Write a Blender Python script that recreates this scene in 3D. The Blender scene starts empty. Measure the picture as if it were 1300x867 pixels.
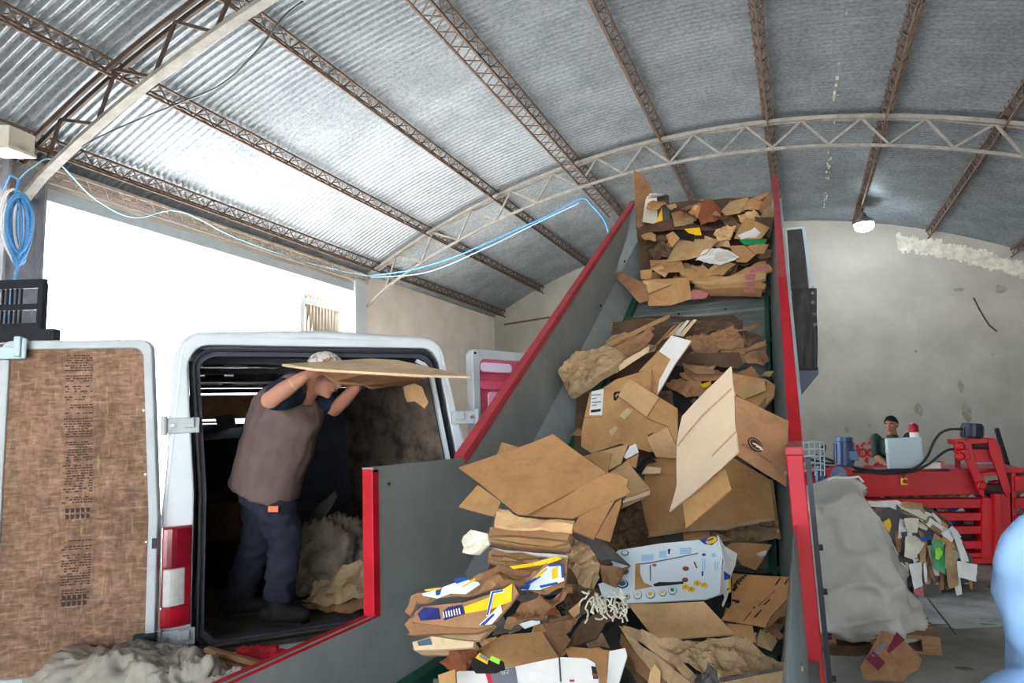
import bpy, bmesh, math, random
from mathutils import Vector as Vec, Matrix, noise
random.seed(7)
PI = math.pi
scn = bpy.context.scene
COL = scn.collection

# ------------------------------------------------------------------ camera basis
FPX, CZ = 867.0, 1.68
def _cam():
    fw = Vec((1017.2-650, 537.05-433.5, FPX)).normalized()
    h = Vec((math.cos(-.0413), math.sin(-.0413), 0))
    n = fw.cross(h).normalized()
    if n.y < 0: n = -n
    up = -n
    r = fw.cross(up)
    if r.x < 0: r = -r
    return r, fw, up
CR, CF, CU = _cam()
C0 = Vec((0, 0, CZ))
AX = Vec((CR.x, CF.x, CU.x)); AYD = Vec((CR.y, CF.y, CU.y)); AF = Vec((CR.z, CF.z, CU.z))
def ray(x, y):
    q = Vec((x-650, y-433.5, FPX))
    return Vec((q.dot(CR), q.dot(CF), q.dot(CU)))
def atY(x, y, Y): r = ray(x, y); return C0 + r*(Y/r.y)
def atX(x, y, X): r = ray(x, y); return C0 + r*(X/r.x)
def atZ(x, y, Z): r = ray(x, y); return C0 + r*((Z-CZ)/r.z)
def atP(x, y, p0, n): r = ray(x, y); return C0 + r*((p0-C0).dot(n)/r.dot(n))
def PD(x, y, d): return C0 + ray(x, y)*(d/FPX)      # at camera depth d

cam = bpy.data.cameras.new('camera'); co = bpy.data.objects.new('camera', cam); COL.objects.link(co)
cam.sensor_width = 36; cam.lens = 36*FPX/1300; cam.clip_start = .05; cam.clip_end = 500
M = Matrix((AX, -AYD, -AF)).transposed().to_4x4(); M.translation = C0
co.matrix_world = M
scn.camera = co

# ------------------------------------------------------------------ object helpers
WL = {}
def tag(o, label=None, cat=None, group=None, kind=None):
    if label: o['label'] = label
    if cat: o['category'] = cat
    if group: o['group'] = group
    if kind: o['kind'] = kind
    return o
def place(o, parent, origin):
    COL.objects.link(o)
    WL[o.name] = Vec(origin)
    if parent is not None:
        o.parent = parent; o.location = Vec(origin) - WL[parent.name]
    else: o.location = origin
    return o
def thing(name, label, cat, loc, group=None):
    o = bpy.data.objects.new(name, None); o.empty_display_size = .1
    place(o, None, loc)
    return tag(o, label, cat, group)

class MB:
    def __init__(s): s.v = []; s.f = []; s.mi = []
    def add(s, vs, fs, mi=0):
        b = len(s.v); s.v += [Vec(v) for v in vs]
        for f in fs: s.f.append([b+i for i in f]); s.mi.append(mi)
        return s
    def box(s, c, size, ax=None, mi=0):
        c = Vec(c); ax = ax or (Vec((1,0,0)), Vec((0,1,0)), Vec((0,0,1)))
        h = [a*(k/2) for a, k in zip(ax, size)]
        vs = [c + h[0]*i + h[1]*j + h[2]*k for i in (-1,1) for j in (-1,1) for k in (-1,1)]
        return s.add(vs, [(0,1,3,2),(4,6,7,5),(0,4,5,1),(2,3,7,6),(0,2,6,4),(1,5,7,3)], mi)
    def span(s, a, b, mi=0):
        a = Vec(a); b = Vec(b)
        return s.box((a+b)/2, [abs(b[i]-a[i]) for i in range(3)], None, mi)
    def bar(s, p, q, w, h, up=(0,0,1), mi=0):
        p = Vec(p); q = Vec(q); d = (q-p); L = d.length
        if L < 1e-6: return s
        d /= L; up = Vec(up); sd = d.cross(up)
        if sd.length < 1e-4: sd = d.cross(Vec((1,0,0)))
        sd.normalize(); u2 = sd.cross(d)
        return s.box((p+q)/2, (L, w, h), (d, sd, u2), mi)
    def rings(s, rs, cap=True, mi=0, closed=True):
        n = len(rs[0]); b = len(s.v)
        for r in rs: s.v += [Vec(v) for v in r]
        for i in range(len(rs)-1):
            for j in range(n if closed else n-1):
                k = (j+1) % n
                s.f.append([b+i*n+j, b+i*n+k, b+(i+1)*n+k, b+(i+1)*n+j]); s.mi.append(mi)
        if cap:
            s.f.append([b+j for j in reversed(range(n))]); s.mi.append(mi)
            s.f.append([b+(len(rs)-1)*n+j for j in range(n)]); s.mi.append(mi)
        return s
    def tube(s, pts, r, n=8, mi=0, round_ends=False):
        pts = [Vec(p) for p in pts]; m = len(pts)
        rr = list(r) if isinstance(r, (list, tuple)) else [r]*m
        if round_ends:
            d0 = (pts[0]-pts[1]).normalized(); d1 = (pts[-1]-pts[-2]).normalized()
            P = []; R = []
            for a in (1.0, .87, .5): P.append(pts[0]+d0*rr[0]*a); R.append(rr[0]*max(.12, math.sqrt(max(0,1-a*a))))
            P += pts; R += rr
            for a in (.5, .87, 1.0): P.append(pts[-1]+d1*rr[-1]*a); R.append(rr[-1]*max(.12, math.sqrt(max(0,1-a*a))))
            pts, rr, m = P, R, len(P)
        t = [(pts[min(i+1,m-1)]-pts[max(i-1,0)]).normalized() for i in range(m)]
        u = t[0].orthogonal().normalized(); rs = []
        for i in range(m):
            u = (u - t[i]*u.dot(t[i]))
            if u.length < 1e-5: u = t[i].orthogonal()
            u.normalize(); w = t[i].cross(u)
            rs.append([pts[i]+(u*math.cos(2*PI*k/n)+w*math.sin(2*PI*k/n))*rr[i] for k in range(n)])
        return s.rings(rs, True, mi)
    def lathe(s, prof, o, axis=(0,0,1), n=20, mi=0):
        a = Vec(axis).normalized(); u = a.orthogonal().normalized(); w = a.cross(u); o = Vec(o)
        return s.rings([[o+a*z+(u*math.cos(2*PI*k/n)+w*math.sin(2*PI*k/n))*max(r,1e-4) for k in range(n)] for r, z in prof], True, mi)
    def ball(s, c, a, ax=None, n=14, mi=0):
        c = Vec(c); ax = ax or (Vec((1,0,0)), Vec((0,1,0)), Vec((0,0,1)))
        if not hasattr(a, '__len__'): a = (a,a,a)
        m = n//2+1; rs = []
        for i in range(m+1):
            th = PI*i/m; r = max(math.sin(th), .02)
            rs.append([c+ax[0]*a[0]*r*math.cos(2*PI*k/n)+ax[1]*a[1]*r*math.sin(2*PI*k/n)+ax[2]*a[2]*(-math.cos(th)) for k in range(n)])
        return s.rings(rs, True, mi)
    def prism(s, poly, vec, mi=0):
        p = [Vec(q) for q in poly]; v = Vec(vec); n = len(p)
        return s.add(p+[q+v for q in p], [list(range(n)), [n+i for i in reversed(range(n))]]+[[i, n+i, n+(i+1)%n, (i+1)%n] for i in range(n)], mi)
    def build(s, name, mats, parent=None, origin=None, smooth=False, bevel=0, fix=True):
        me = bpy.data.meshes.new(name)
        if origin is None:
            if parent is not None: origin = WL[parent.name]
            else:
                xs = [v.x for v in s.v]; ys = [v.y for v in s.v]; zs = [v.z for v in s.v]
                origin = Vec(((min(xs)+max(xs))/2, (min(ys)+max(ys))/2, min(zs)))
        origin = Vec(origin)
        me.from_pydata([v-origin for v in s.v], [], s.f)
        if not isinstance(mats, (list, tuple)): mats = [mats]
        for m in mats: me.materials.append(m)
        for p, i in zip(me.polygons, s.mi): p.material_index = i; p.use_smooth = smooth
        if fix:
            bm = bmesh.new(); bm.from_mesh(me); bmesh.ops.recalc_face_normals(bm, faces=bm.faces); bm.to_mesh(me); bm.free()
        o = bpy.data.objects.new(name, me)
        place(o, parent, origin)
        if bevel:
            b = o.modifiers.new('bevel', 'BEVEL'); b.width = bevel; b.segments = 2; b.limit_method = 'ANGLE'; b.angle_limit = math.radians(40)
        return o
    def voxel(s, name, mat, parent, size, it=4, origin=None, wr=None):
        me = bpy.data.meshes.new('tmp'); me.from_pydata(s.v, [], s.f)
        bm = bmesh.new(); bm.from_mesh(me); bmesh.ops.recalc_face_normals(bm, faces=bm.faces); bm.to_mesh(me); bm.free()
        o = bpy.data.objects.new('tmp', me); COL.objects.link(o)
        r = o.modifiers.new('r', 'REMESH'); r.mode = 'VOXEL'; r.voxel_size = size
        if it:
            k = o.modifiers.new('k', 'SMOOTH'); k.factor = .5; k.iterations = it
        bpy.context.view_layer.update()
        ev = o.evaluated_get(bpy.context.evaluated_depsgraph_get())
        m2 = bpy.data.meshes.new_from_object(ev)
        bpy.data.objects.remove(o); bpy.data.meshes.remove(me)
        m2.name = name
        if wr:
            for v in m2.vertices:
                q = v.co; d = wr[0]*(abs(noise.noise(Vec((q.x*wr[1], q.y*wr[1], q.z*wr[1]*wr[2]))))*-2+.5) + wr[0]*.5*noise.noise(q*wr[1]*2.3); v.co = q + v.normal*d
        origin = Vec(origin) if origin is not None else WL[parent.name]
        m2.transform(Matrix.Translation(-origin)); m2.materials.clear(); m2.materials.append(mat)
        for p in m2.polygons: p.use_smooth = True
        ob = bpy.data.objects.new(name, m2)
        return place(ob, parent, origin)

def struct(name, mb, mat, parent=None, **k):
    o = mb.build(name, mat, parent, **k)
    if parent is None: o['kind'] = 'structure'
    return o

# ------------------------------------------------------------------ materials
def srgb(r, g, b):
    f = lambda c: (c/255/12.92) if c/255 <= .04045 else ((c/255+.055)/1.055)**2.4
    return (f(r), f(g), f(b), 1)
def mat(name, col, rough=.7, metal=0, var=0, scale=6, col2=None, bump=0, bscale=30, stretch=None, spec=.3, detail=6, ramp=(.35,.65), emit=0):
    m = bpy.data.materials.new(name); m.use_nodes = True
    nt = m.node_tree; b = nt.nodes['Principled BSDF']
    b.inputs['Base Color'].default_value = col; b.inputs['Roughness'].default_value = rough
    b.inputs['Metallic'].default_value = metal; b.inputs['Specular IOR Level'].default_value = spec
    if emit:
        b.inputs['Emission Color'].default_value = col; b.inputs['Emission Strength'].default_value = emit
    if var or col2 or bump:
        tc = nt.nodes.new('ShaderNodeTexCoord'); mp = nt.nodes.new('ShaderNodeMapping')
        nt.links.new(tc.outputs['Object'], mp.inputs['Vector'])
        if stretch: mp.inputs['Scale'].default_value = stretch
    if var or col2:
        n = nt.nodes.new('ShaderNodeTexNoise'); n.inputs['Scale'].default_value = scale; n.inputs['Detail'].default_value = detail; n.inputs['Roughness'].default_value = .62
        nt.links.new(mp.outputs['Vector'], n.inputs['Vector'])
        r = nt.nodes.new('ShaderNodeValToRGB'); nt.links.new(n.outputs['Fac'], r.inputs['Fac'])
        r.color_ramp.elements[0].position, r.color_ramp.elements[1].position = ramp
        c2 = col2 or tuple([c*(1-var) for c in col[:3]]+[1])
        r.color_ramp.elements[0].color = c2; r.color_ramp.elements[1].color = col
        nt.links.new(r.outputs['Color'], b.inputs['Base Color'])
    if bump:
        n2 = nt.nodes.new('ShaderNodeTexNoise'); n2.inputs['Scale'].default_value = bscale; n2.inputs['Detail'].default_value = 5
        nt.links.new(mp.outputs['Vector'], n2.inputs['Vector'])
        bp = nt.nodes.new('ShaderNodeBump'); bp.inputs['Strength'].default_value = bump; bp.inputs['Distance'].default_value = .02
        nt.links.new(n2.outputs['Fac'], bp.inputs['Height']); nt.links.new(bp.outputs['Normal'], b.inputs['Normal'])
    return m
def card(name, r, g, b, var=.18, bump=.12):
    m = mat(name, srgb(r,g,b), .85, 0, var, 5, None, bump, 26, spec=.15, ramp=(.3,.6))
    nt = m.node_tree; bs = nt.nodes['Principled BSDF']; src = bs.inputs['Base Color'].links[0].from_socket
    tc = nt.nodes.new('ShaderNodeTexCoord')
    def layer(src, scale, lo, p0, p1, fac, dist=0, st=None):
        n = nt.nodes.new('ShaderNodeTexNoise'); n.inputs['Scale'].default_value = scale; n.inputs['Detail'].default_value = 8; n.inputs['Roughness'].default_value = .7; n.inputs['Distortion'].default_value = dist
        v = tc.outputs['Object']
        if st:
            mp = nt.nodes.new('ShaderNodeMapping'); mp.inputs['Scale'].default_value = st; nt.links.new(v, mp.inputs['Vector']); v = mp.outputs['Vector']
        nt.links.new(v, n.inputs['Vector'])
        rp = nt.nodes.new('ShaderNodeValToRGB'); nt.links.new(n.outputs['Fac'], rp.inputs['Fac'])
        rp.color_ramp.elements[0].position = p0; rp.color_ramp.elements[0].color = lo; rp.color_ramp.elements[1].position = p1; rp.color_ramp.elements[1].color = (1,1,1,1)
        mx = nt.nodes.new('ShaderNodeMix'); mx.data_type = 'RGBA'; mx.blend_type = 'MULTIPLY'; mx.inputs['Factor'].default_value = fac
        nt.links.new(src, mx.inputs['A']); nt.links.new(rp.outputs['Color'], mx.inputs['B']); return mx.outputs['Result']
    src = layer(src, 3.2, (.6,.56,.52,1), .32, .55, .5, .6)      # handling dirt, big blotches
    src = layer(src, 34, (.62,.58,.54,1), .34, .46, .35)            # scuffs and specks
    src = layer(src, 7, (.74,.72,.7,1), .40, .46, .3, .2, (1,1.6,1)) # scored creases
    nt.links.new(src, bs.inputs['Base Color']); return m
MT = dict(
    tan=card('cardboard_tan', 204,166,120), kraft=card('cardboard_kraft', 190,146,98), orange=card('cardboard_orange_kraft', 196,146,98),
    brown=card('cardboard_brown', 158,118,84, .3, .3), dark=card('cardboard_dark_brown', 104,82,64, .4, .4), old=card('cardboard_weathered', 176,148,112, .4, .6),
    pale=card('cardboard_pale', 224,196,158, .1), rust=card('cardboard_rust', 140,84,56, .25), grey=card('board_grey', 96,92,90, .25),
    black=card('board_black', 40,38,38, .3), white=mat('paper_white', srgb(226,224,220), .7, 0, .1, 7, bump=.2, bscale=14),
    cream=mat('paper_cream', srgb(214,208,190), .8, 0, .12, 8, bump=.4, bscale=18), cool=mat('printed_white', srgb(214,224,230), .5, 0, .06, 5, bump=.15, bscale=12),
    ink=mat('ink_black', srgb(40,34,32), .7), blue=mat('print_blue', srgb(28,72,150), .55), sky=mat('print_light_blue', srgb(150,196,224), .55),
    navy=mat('print_navy', srgb(40,44,110), .55, var=.3, scale=30), yellow=mat('print_yellow', srgb(236,190,30), .55, var=.12, scale=12), red=mat('print_red', srgb(196,40,60), .6),
    teal=mat('print_teal', srgb(70,96,110), .6), lime=mat('print_lime', srgb(150,220,60), .5), pinkink=mat('print_pink', srgb(196,120,120), .7, var=.4, scale=60),
    slate=mat('print_slate', srgb(110,112,120), .6), greenp=mat('print_green', srgb(40,150,90), .4, var=.25, scale=20),
    tape=mat('tape_faded', srgb(186,168,124), .5),
)
MT['steel_grey'] = mat('painted_steel_grey', srgb(150,156,154), .5, .1, .22, 2.5, bump=.05, bscale=8, spec=.4)
MT['steel_teal'] = mat('painted_steel_blue_grey', srgb(136,150,154), .5, .1, .25, 4, spec=.4)
MT['rim_red'] = mat('red_rim_paint', srgb(196,22,40), .5, 0, .25, 5, spec=.3)
MT['rim_pink'] = mat('faded_red_rim_paint', srgb(184,62,74), .55, 0, .25, 5)
MT['slat'] = mat('worn_belt_steel', srgb(128,136,132), .55, .1, .4, 3)
MT['chain_green'] = mat('green_guard_paint', srgb(24,84,66), .5, 0, .35, 8)
MT['blackrub'] = mat('black_rubber', srgb(72,70,70), .8, 0, .35, 6, bump=.2)
MT['bolt'] = mat('zinc_bolt', srgb(150,150,150), .4, .8)
MT['darksteel'] = mat('dark_bolt_steel', srgb(46,48,54), .5, .4, .3, 9)
MT['vanwhite'] = mat('van_paint_white', srgb(204,210,214), .35, 0, .08, 3, spec=.5)
MT['vangrey'] = mat('van_inner_frame_grey', srgb(182,188,190), .45, 0, .15, 6)
MT['seal'] = mat('rubber_seal_black', srgb(28,28,30), .6)
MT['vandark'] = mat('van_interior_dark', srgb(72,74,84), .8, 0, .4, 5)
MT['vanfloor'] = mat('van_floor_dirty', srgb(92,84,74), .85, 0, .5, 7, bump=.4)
MT['pinkdoor'] = mat('pink_red_door_paint', srgb(214,88,118), .32, 0, .12, 5, spec=.5)
MT['pinklight'] = mat('pale_pink_door_sheet', srgb(236,182,206), .35, 0, .22, 6, spec=.5)
MT['glass'] = mat('lamp_glass_clear', srgb(205,205,200), .12, 0, .15, 30, spec=.6)
MT['lampred'] = mat('lamp_glass_red', srgb(168,22,40), .15, 0, .25, 12, spec=.6)
MT['machred'] = mat('machine_red_paint', srgb(192,10,24), .5, 0, .2, 4, spec=.3)
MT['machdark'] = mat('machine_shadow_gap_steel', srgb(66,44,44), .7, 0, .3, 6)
MT['motor'] = mat('motor_blue_grey', srgb(70,88,118), .4, .2, .2, 6)
MT['motordk'] = mat('motor_dark_navy', srgb(48,54,70), .4, .2, .2, 6)
MT['cabinet'] = mat('cabinet_light_grey', srgb(176,196,200), .45, 0, .05, 3)
MT['hose'] = mat('hose_black', srgb(34,36,40), .5)
MT['ropeb'] = mat('rope_blue', srgb(90,160,216), .6, 0, .3, 40)
MT['skin'] = mat('skin', srgb(186,132,108), .55, 0, .12, 14)
MT['skin2'] = mat('skin_brown', srgb(164,118,94), .55, 0, .12, 14)
MT['hair'] = mat('hair_black', srgb(24,20,20), .6, 0, .4, 40)
MT['lips'] = mat('lips', srgb(130,76,66), .6)
MT['truss'] = mat('truss_pale_grey_paint', srgb(150,145,138), .6, 0, .35, 7)
MT['trussdk'] = mat('truss_dark_rusty', srgb(84,70,62), .7, .1, .4, 8)
MT['purlin'] = mat('purlin_rusty_steel', srgb(112,92,80), .75, .1, .45, 12)
MT['wood'] = mat('pallet_wood', srgb(150,116,84), .8, 0, .4, 6, stretch=(1,8,8), bump=.3)
# ------------------------------------------------------------------ hall
XL, XR = -8.34, 5.36            # side walls
YF = 18.78                      # far gable
Y1, Y2 = 4.9, 12.0              # truss planes
YB = -7.0                       # hall front end behind the viewer
RCX, RCZ, RR = -1.5, -7.18, 14.05
def roofz(x, dr=0): return RCZ + math.sqrt((RR+dr)**2 - (x-RCX)**2)
def arc(x, dr=0):               # point on concentric arc above the angle of x
    a = math.atan2(roofz(x)-RCZ, x-RCX); return RCX+(RR+dr)*math.cos(a), RCZ+(RR+dr)*math.sin(a)

m = mat('concrete_floor', srgb(150,148,142), .8, 0, .45, 1.6, bump=.25, bscale=14)
struct('floor', MB().span((XL-.3, YB-3, -.2), (XR+.3, YF+.3, 0)), m)
og = mat('yard_concrete', srgb(212,212,212), .9, 0, .1, .8)
struct('yard_ground', MB().span((-60, -40, -.3), (XL-.3, 60, -.02)), og)
struct('yard_apron', MB().span((XL-.3, -40, -.3), (40, YB-3, -.02)), og)

# corrugated sheet roof
RW = .105
mb = MB(); na = 56; a0 = math.atan2(roofz(XL-.25)-RCZ, XL-.25-RCX); a1 = math.atan2(roofz(XR+.25)-RCZ, XR+.25-RCX)
ys = []; y = YB
while y < YF+.1: ys.append(y); y += RW/6
rows = []
for yy in ys:
    c = .02*math.cos(2*PI*yy/RW); R = RR+.16+c
    rows.append([Vec((RCX+R*math.cos(a0+(a1-a0)*i/na), yy, RCZ+R*math.sin(a0+(a1-a0)*i/na))) for i in range(na+1)])
mb.rings(rows, False, closed=False)
def roof_mat():
    m = mat('galvanised_corrugated_sheet', srgb(150,156,162), .42, .5, .3, 1.3, spec=.5)
    nt = m.node_tree; b = nt.nodes['Principled BSDF']; src = b.inputs['Base Color'].links[0].from_socket
    tc = nt.nodes.new('ShaderNodeTexCoord'); n = nt.nodes.new('ShaderNodeTexNoise'); n.inputs['Scale'].default_value = 40; n.inputs['Detail'].default_value = 3
    mp = nt.nodes.new('ShaderNodeMapping'); mp.inputs['Scale'].default_value = (.5, 1.4, .5)
    nt.links.new(tc.outputs['Object'], mp.inputs['Vector']); nt.links.new(mp.outputs['Vector'], n.inputs['Vector'])
    r = nt.nodes.new('ShaderNodeValToRGB'); nt.links.new(n.outputs['Fac'], r.inputs['Fac'])
    r.color_ramp.elements[0].position = .34; r.color_ramp.elements[0].color = (.45,.44,.42,1); r.color_ramp.elements[1].position = .58; r.color_ramp.elements[1].color = (1,1,1,1)
    mx = nt.nodes.new('ShaderNodeMix'); mx.data_type = 'RGBA'; mx.blend_type = 'MULTIPLY'; mx.inputs['Factor'].default_value = .6
    nt.links.new(src, mx.inputs['A']); nt.links.new(r.outputs['Color'], mx.inputs['B']); nt.links.new(mx.outputs['Result'], b.inputs['Base Color'])
    return m
ceil = struct('ceiling', mb, roof_mat(), smooth=True, fix=False)
so = ceil.modifiers.new('thick', 'SOLIDIFY'); so.thickness = .004
# lime drips along a sheet overlap
mb = MB()
rnd = random.Random(3)
for i in range(34):
    yy = 7.6 + rnd.random()**.8*10.2; x = .95 + rnd.uniform(-.03,.03); X, Z = arc(x, .125)
    mb.box((X, yy, Z), (rnd.uniform(.01,.04), rnd.uniform(.02,.16), .01))
mb.build('lime_drip_marks', MT['cream'], ceil)

# walls
wl = mat('plaster_wall_cream', srgb(246,234,220), .9, 0, .16, 1.2, bump=.2, bscale=9)
wf = mat('plaster_wall_grey', srgb(162,158,150), .9, 0, .22, .9, bump=.25, bscale=7)
lint = 4.76; ez = roofz(XL)+.15
mb = MB()
mb.span((XL-.3, 11.75, 0), (XL, YF+.3, ez))
mb.span((XL-.3, YB, 0), (XL, 4.55, ez))
mb.span((XL-.3, 4.55, lint+.16), (XL, 11.75, ez))
struct('wall_left', mb, wl)
mb = MB(); mb.span((XR, YB, 0), (XR+.3, YF+.3, roofz(XR)+.15)); struct('wall_right', mb, wf)
n = 30; top = [Vec((XL+(XR-XL)*i/n, YF, roofz(XL+(XR-XL)*i/n, .17))) for i in range(n+1)]
mb = MB(); mb.prism([Vec((XL, YF, 0)), Vec((XR, YF, 0))]+top[::-1], (0, .3, 0)); wfar = struct('wall_far', mb, wf)
FX0, FX1, FZ = -3.4, 5.1, 4.7
mb = MB(); mb.span((XL, YB-.3, 0), (FX0, YB, FZ)); mb.span((FX1, YB-.3, 0), (XR, YB, FZ))
mb.prism([Vec((XL, YB, FZ)), Vec((XR, YB, FZ))]+[Vec((v.x, YB, v.z)) for v in top[::-1]], (0, -.3, 0)); struct('wall_front', mb, wf)
# rough ring-beam strip, wall joints and stains of the far gable
mb = MB(); rnd = random.Random(5)
for i in range(90):
    x = 2.6 + i*.03; z = roofz(x, -.28) + rnd.uniform(-.05,.05)
    mb.box((x, YF-.012+rnd.uniform(-.006,.006), z), (.07, .03, .34+rnd.uniform(-.1,.12)))
mb.build('exposed_beam_patch', mat('bare_mortar', srgb(206,200,188), .95, 0, .35, 7, bump=.6, bscale=16), wfar)
mb = MB()
p = [atY(640,412,YF-.015), atY(665,408,YF-.015), atY(690,404,YF-.015), atY(725,399,YF-.015)]
for a, b in zip(p, p[1:]): mb.bar(a, b, .05, .05)
mb.build('gable_conduit', MT['purlin'], wfar)
crack = [(1236,378),(1243,392),(1250,404),(1256,413),(1266,421)]
mb = MB()
for a, b in zip(crack, crack[1:]): mb.bar(atY(*a, YF-.004), atY(*b, YF-.004), .02, .035)
mb.build('wall_crack', MT['trussdk'], wfar)
# wall stains
mb = MB(); rnd = random.Random(11)
def blob(mb, c, rx, rz, k=10):
    c = c-Vec((0,rnd.uniform(0,.004),0)); mb.prism([c+Vec((math.cos(2*PI*i/k)*rx*rnd.uniform(.75,1.2), 0, math.sin(2*PI*i/k)*rz*rnd.uniform(.75,1.2))) for i in range(k)], (0,.004,0))
for px, py, rx, rz in ((1168,520,.07,.15),(1220,490,.07,.14),(1165,519,.08,.13),(1075,546,.06,.08),(1104,540,.05,.06),(1228,525,.1,.2),(1227,524,.1,.24),(1270,367,.12,.1),(1260,450,.03,.03),(1163,446,.03,.03),(1217,368,.1,.05)):
    blob(mb, atY(px, py, YF-.005), rx, rz)
mb.build('plaster_stains', mat('stain_grey', srgb(150,144,136), .9, 0, .4, 8), wfar)
# graffiti: two ringed eyes, nose and hair strokes in red paint
mb = MB()
def GP(x, y): return atY(1070+x*.1268, 510+y*.1268, YF-.006)      # coords of the zoomed view
def stroke(pts, w=.06):
    q = [GP(*p) for p in pts]
    for a, b in zip(q, q[1:]): mb.bar(a, b, .012, w, up=(0,1,0)) if False else mb.bar(a, b, w, .012, up=(0,-1,0))
for cx, cy in ((198,512),(290,512)):
    stroke([(cx+40*math.cos(i*PI/6), cy+38*math.sin(i*PI/6)) for i in range(13)])
    stroke([(cx-8,cy),(cx+8,cy)], .07)
stroke([(140,430),(150,470),(160,490)], .08); stroke([(190,455),(200,425),(222,408)]); stroke([(255,430),(280,390),(320,365)]); stroke([(280,385),(330,360)], .12)
stroke([(250,560),(222,598),(255,600)])
stroke([(235,665),(260,655),(275,690),(320,665),(360,630)], .08); stroke([(330,615),(375,660)], .1); stroke([(300,680),(345,625)], .1)
mb.build('red_graffiti_face', mat('graffiti_red', srgb(196,40,52), .7), wfar)

# doorway in the left wall
struct('trim_1', MB().span((XL-.35, 4.5, lint), (XL+.06, 12.0, lint+.17)), MT['vangrey'], bevel=.01)           # lintel channel
mb = MB()
for z, xx in ((lint+.24, XL+.08), (lint+.34, XL+.08), (ez-.08, XL+.12)):
    mb.bar((xx, 4.3, z), (xx, 12.0, z), .035, .035)
for i in range(32):
    y = 4.4+i*.24; mb.bar((XL+.08, y, lint+.24), (XL+.12, y+.12, ez-.08), .014, .014); mb.bar((XL+.12, y+.12, ez-.08), (XL+.08, y+.24, lint+.24), .014, .014)
struct('trim_2', mb, mat('eave_lattice_pale_rust', srgb(198,184,172), .7, 0, .35, 9))
mb = MB(); mb.span((XL-.3, 11.55, 0), (XL+.1, 11.95, 5.05)); struct('trim_3', mb, MT['vanwhite'], bevel=.01)      # white pillar on the far side of the doorway
# H column on the near side
mb = MB(); mb.span((XL-.05, 4.72, 0), (XL+.22, 4.75, 5.1)); mb.span((XL-.05, 5.14, 0), (XL+.22, 5.17, 5.1)); mb.span((XL+.07, 4.75, 0), (XL+.10, 5.14, 5.1))
struct('trim_4', mb, mat('column_grey_paint', srgb(150,150,156), .6, 0, .3, 5))
# corrugated sliding door leaf, pushed to the far side
mb = MB(); pr = []
for i in range(61): pr.append((10.55+i*.02, .014*math.cos(i*.02/.1*2*PI)))
mb.rings([[Vec((XL-.42+dx, y, z)) for y, dx in pr] for z in (.02, 4.7)], False, closed=False)
d1 = struct('door_1', mb, mat('sliding_door_sheet', srgb(186,170,150), .6, .2, .25, 3), smooth=True)
d1.modifiers.new('s', 'SOLIDIFY').thickness = .004
mb = MB(); mb.span((XL-.48, 10.42, 0), (XL-.38, 10.56, 4.72)); mb.span((XL-.47, 10.5, 4.4), (XL-.38, 11.75, 4.5)); mb.build('door_frame', MT['vanwhite'], d1)

# trusses
def truss(Y, label, mtop, mbot, bw, bh, flat=False):
    t = thing('roof_truss', label, 'roof truss', (RCX, Y, roofz(RCX, -.5)))
    xs = [XL+.02+i*.3 for i in range(int((XR-XL)/.3)+1)]
    mb = MB(); q = [Vec((arc(x)[0], Y, arc(x)[1])) for x in xs]
    for s in (-.05, .05):
        for a, b in zip(q, q[1:]): mb.bar(a+Vec((0,s,0)), b+Vec((0,s,0)), .035, .06)
    mb.build('top_chord', mtop, t)
    mb = MB(); q = [Vec((arc(x,-.47)[0], Y, arc(x,-.47)[1])) for x in xs]
    q = [Vec((XL, Y, arc(XL,-.47)[1]-.22))] + q[1:]
    for a, b in zip(q, q[1:]): mb.bar(a, b, bw, bh)
    mb.build('bottom_chord', mbot, t)
    mb = MB(); x = XL+.35; k = 0; pts = []
    while x < XR-.2:
        X, Z = arc(x, -.02 if k % 2 else -.45); pts.append(Vec((X, Y, Z))); x += .445; k += 1
    for a, b in zip(pts, pts[1:]): mb.bar(a, b, .03, .034)
    mb.build('web', mtop, t)
    return t
truss(Y1, 'nearest arched roof truss, dark zigzag web over a bright flat lower chord', MT['trussdk'], MT['truss'], .11, .05)
truss(Y2, 'pale arched roof truss crossing the hall beyond the conveyor top', MT['truss'], MT['truss'], .045, .045)

# lattice purlins
def purlin(name, X0, label, w=.075, hgt=.17, m=MT['purlin'], ya=-2.0, yb=YF, drop=.06, spikes=True, flat=False):
    X, Z = arc(X0, .1); a = math.atan2(Z-RCZ, X-RCX); rad = Vec((math.cos(a), 0, math.sin(a))); tan = Vec((-math.sin(a), 0, math.cos(a)))
    o = Vec((X, 0, Z)); t = thing(name, label, 'purlin', (X, (ya+yb)/2, Z-hgt), None)
    top = [o+tan*w, o-tan*w]; bot = o-rad*hgt
    if flat: top = [o-rad*.52+tan*w, o-rad*.52-tan*w]; bot = None
    E = lambda p, y: Vec((p.x, y, p.z))
    mb = MB()
    for p in top+([bot] if bot else []): mb.bar(E(p,ya), E(p,yb), .025, .025)
    mb.build('chord', m, t)
    mb = MB(); y = ya; st = .17
    prs = [(top[0], bot), (top[1], bot), (top[0], top[1])] if bot else [(top[0], top[1])]
    while y < yb-st*2:
        for p, q in prs:
            mb.bar(E(p,y), E(q,y+st), .012, .012); mb.bar(E(q,y+st), E(p,y+2*st), .012, .012)
            if flat: mb.bar(E(q,y), E(p,y+st), .012, .012)
        y += 2*st
    mb.build('lattice', m, t)
    if spikes:
        mb = MB(); y = ya+.1
        while y < yb:
            for p in top[:1]: mb.bar(E(p,y)-rad*.02, E(p,y)+rad*.07+tan*.03, .012, .016, up=(0,1,0))
            y += RW*2
        mb.build('sheet_hooks', m, t)['kind'] = 'stuff'
    return t
dk = MT['trussdk']
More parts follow.
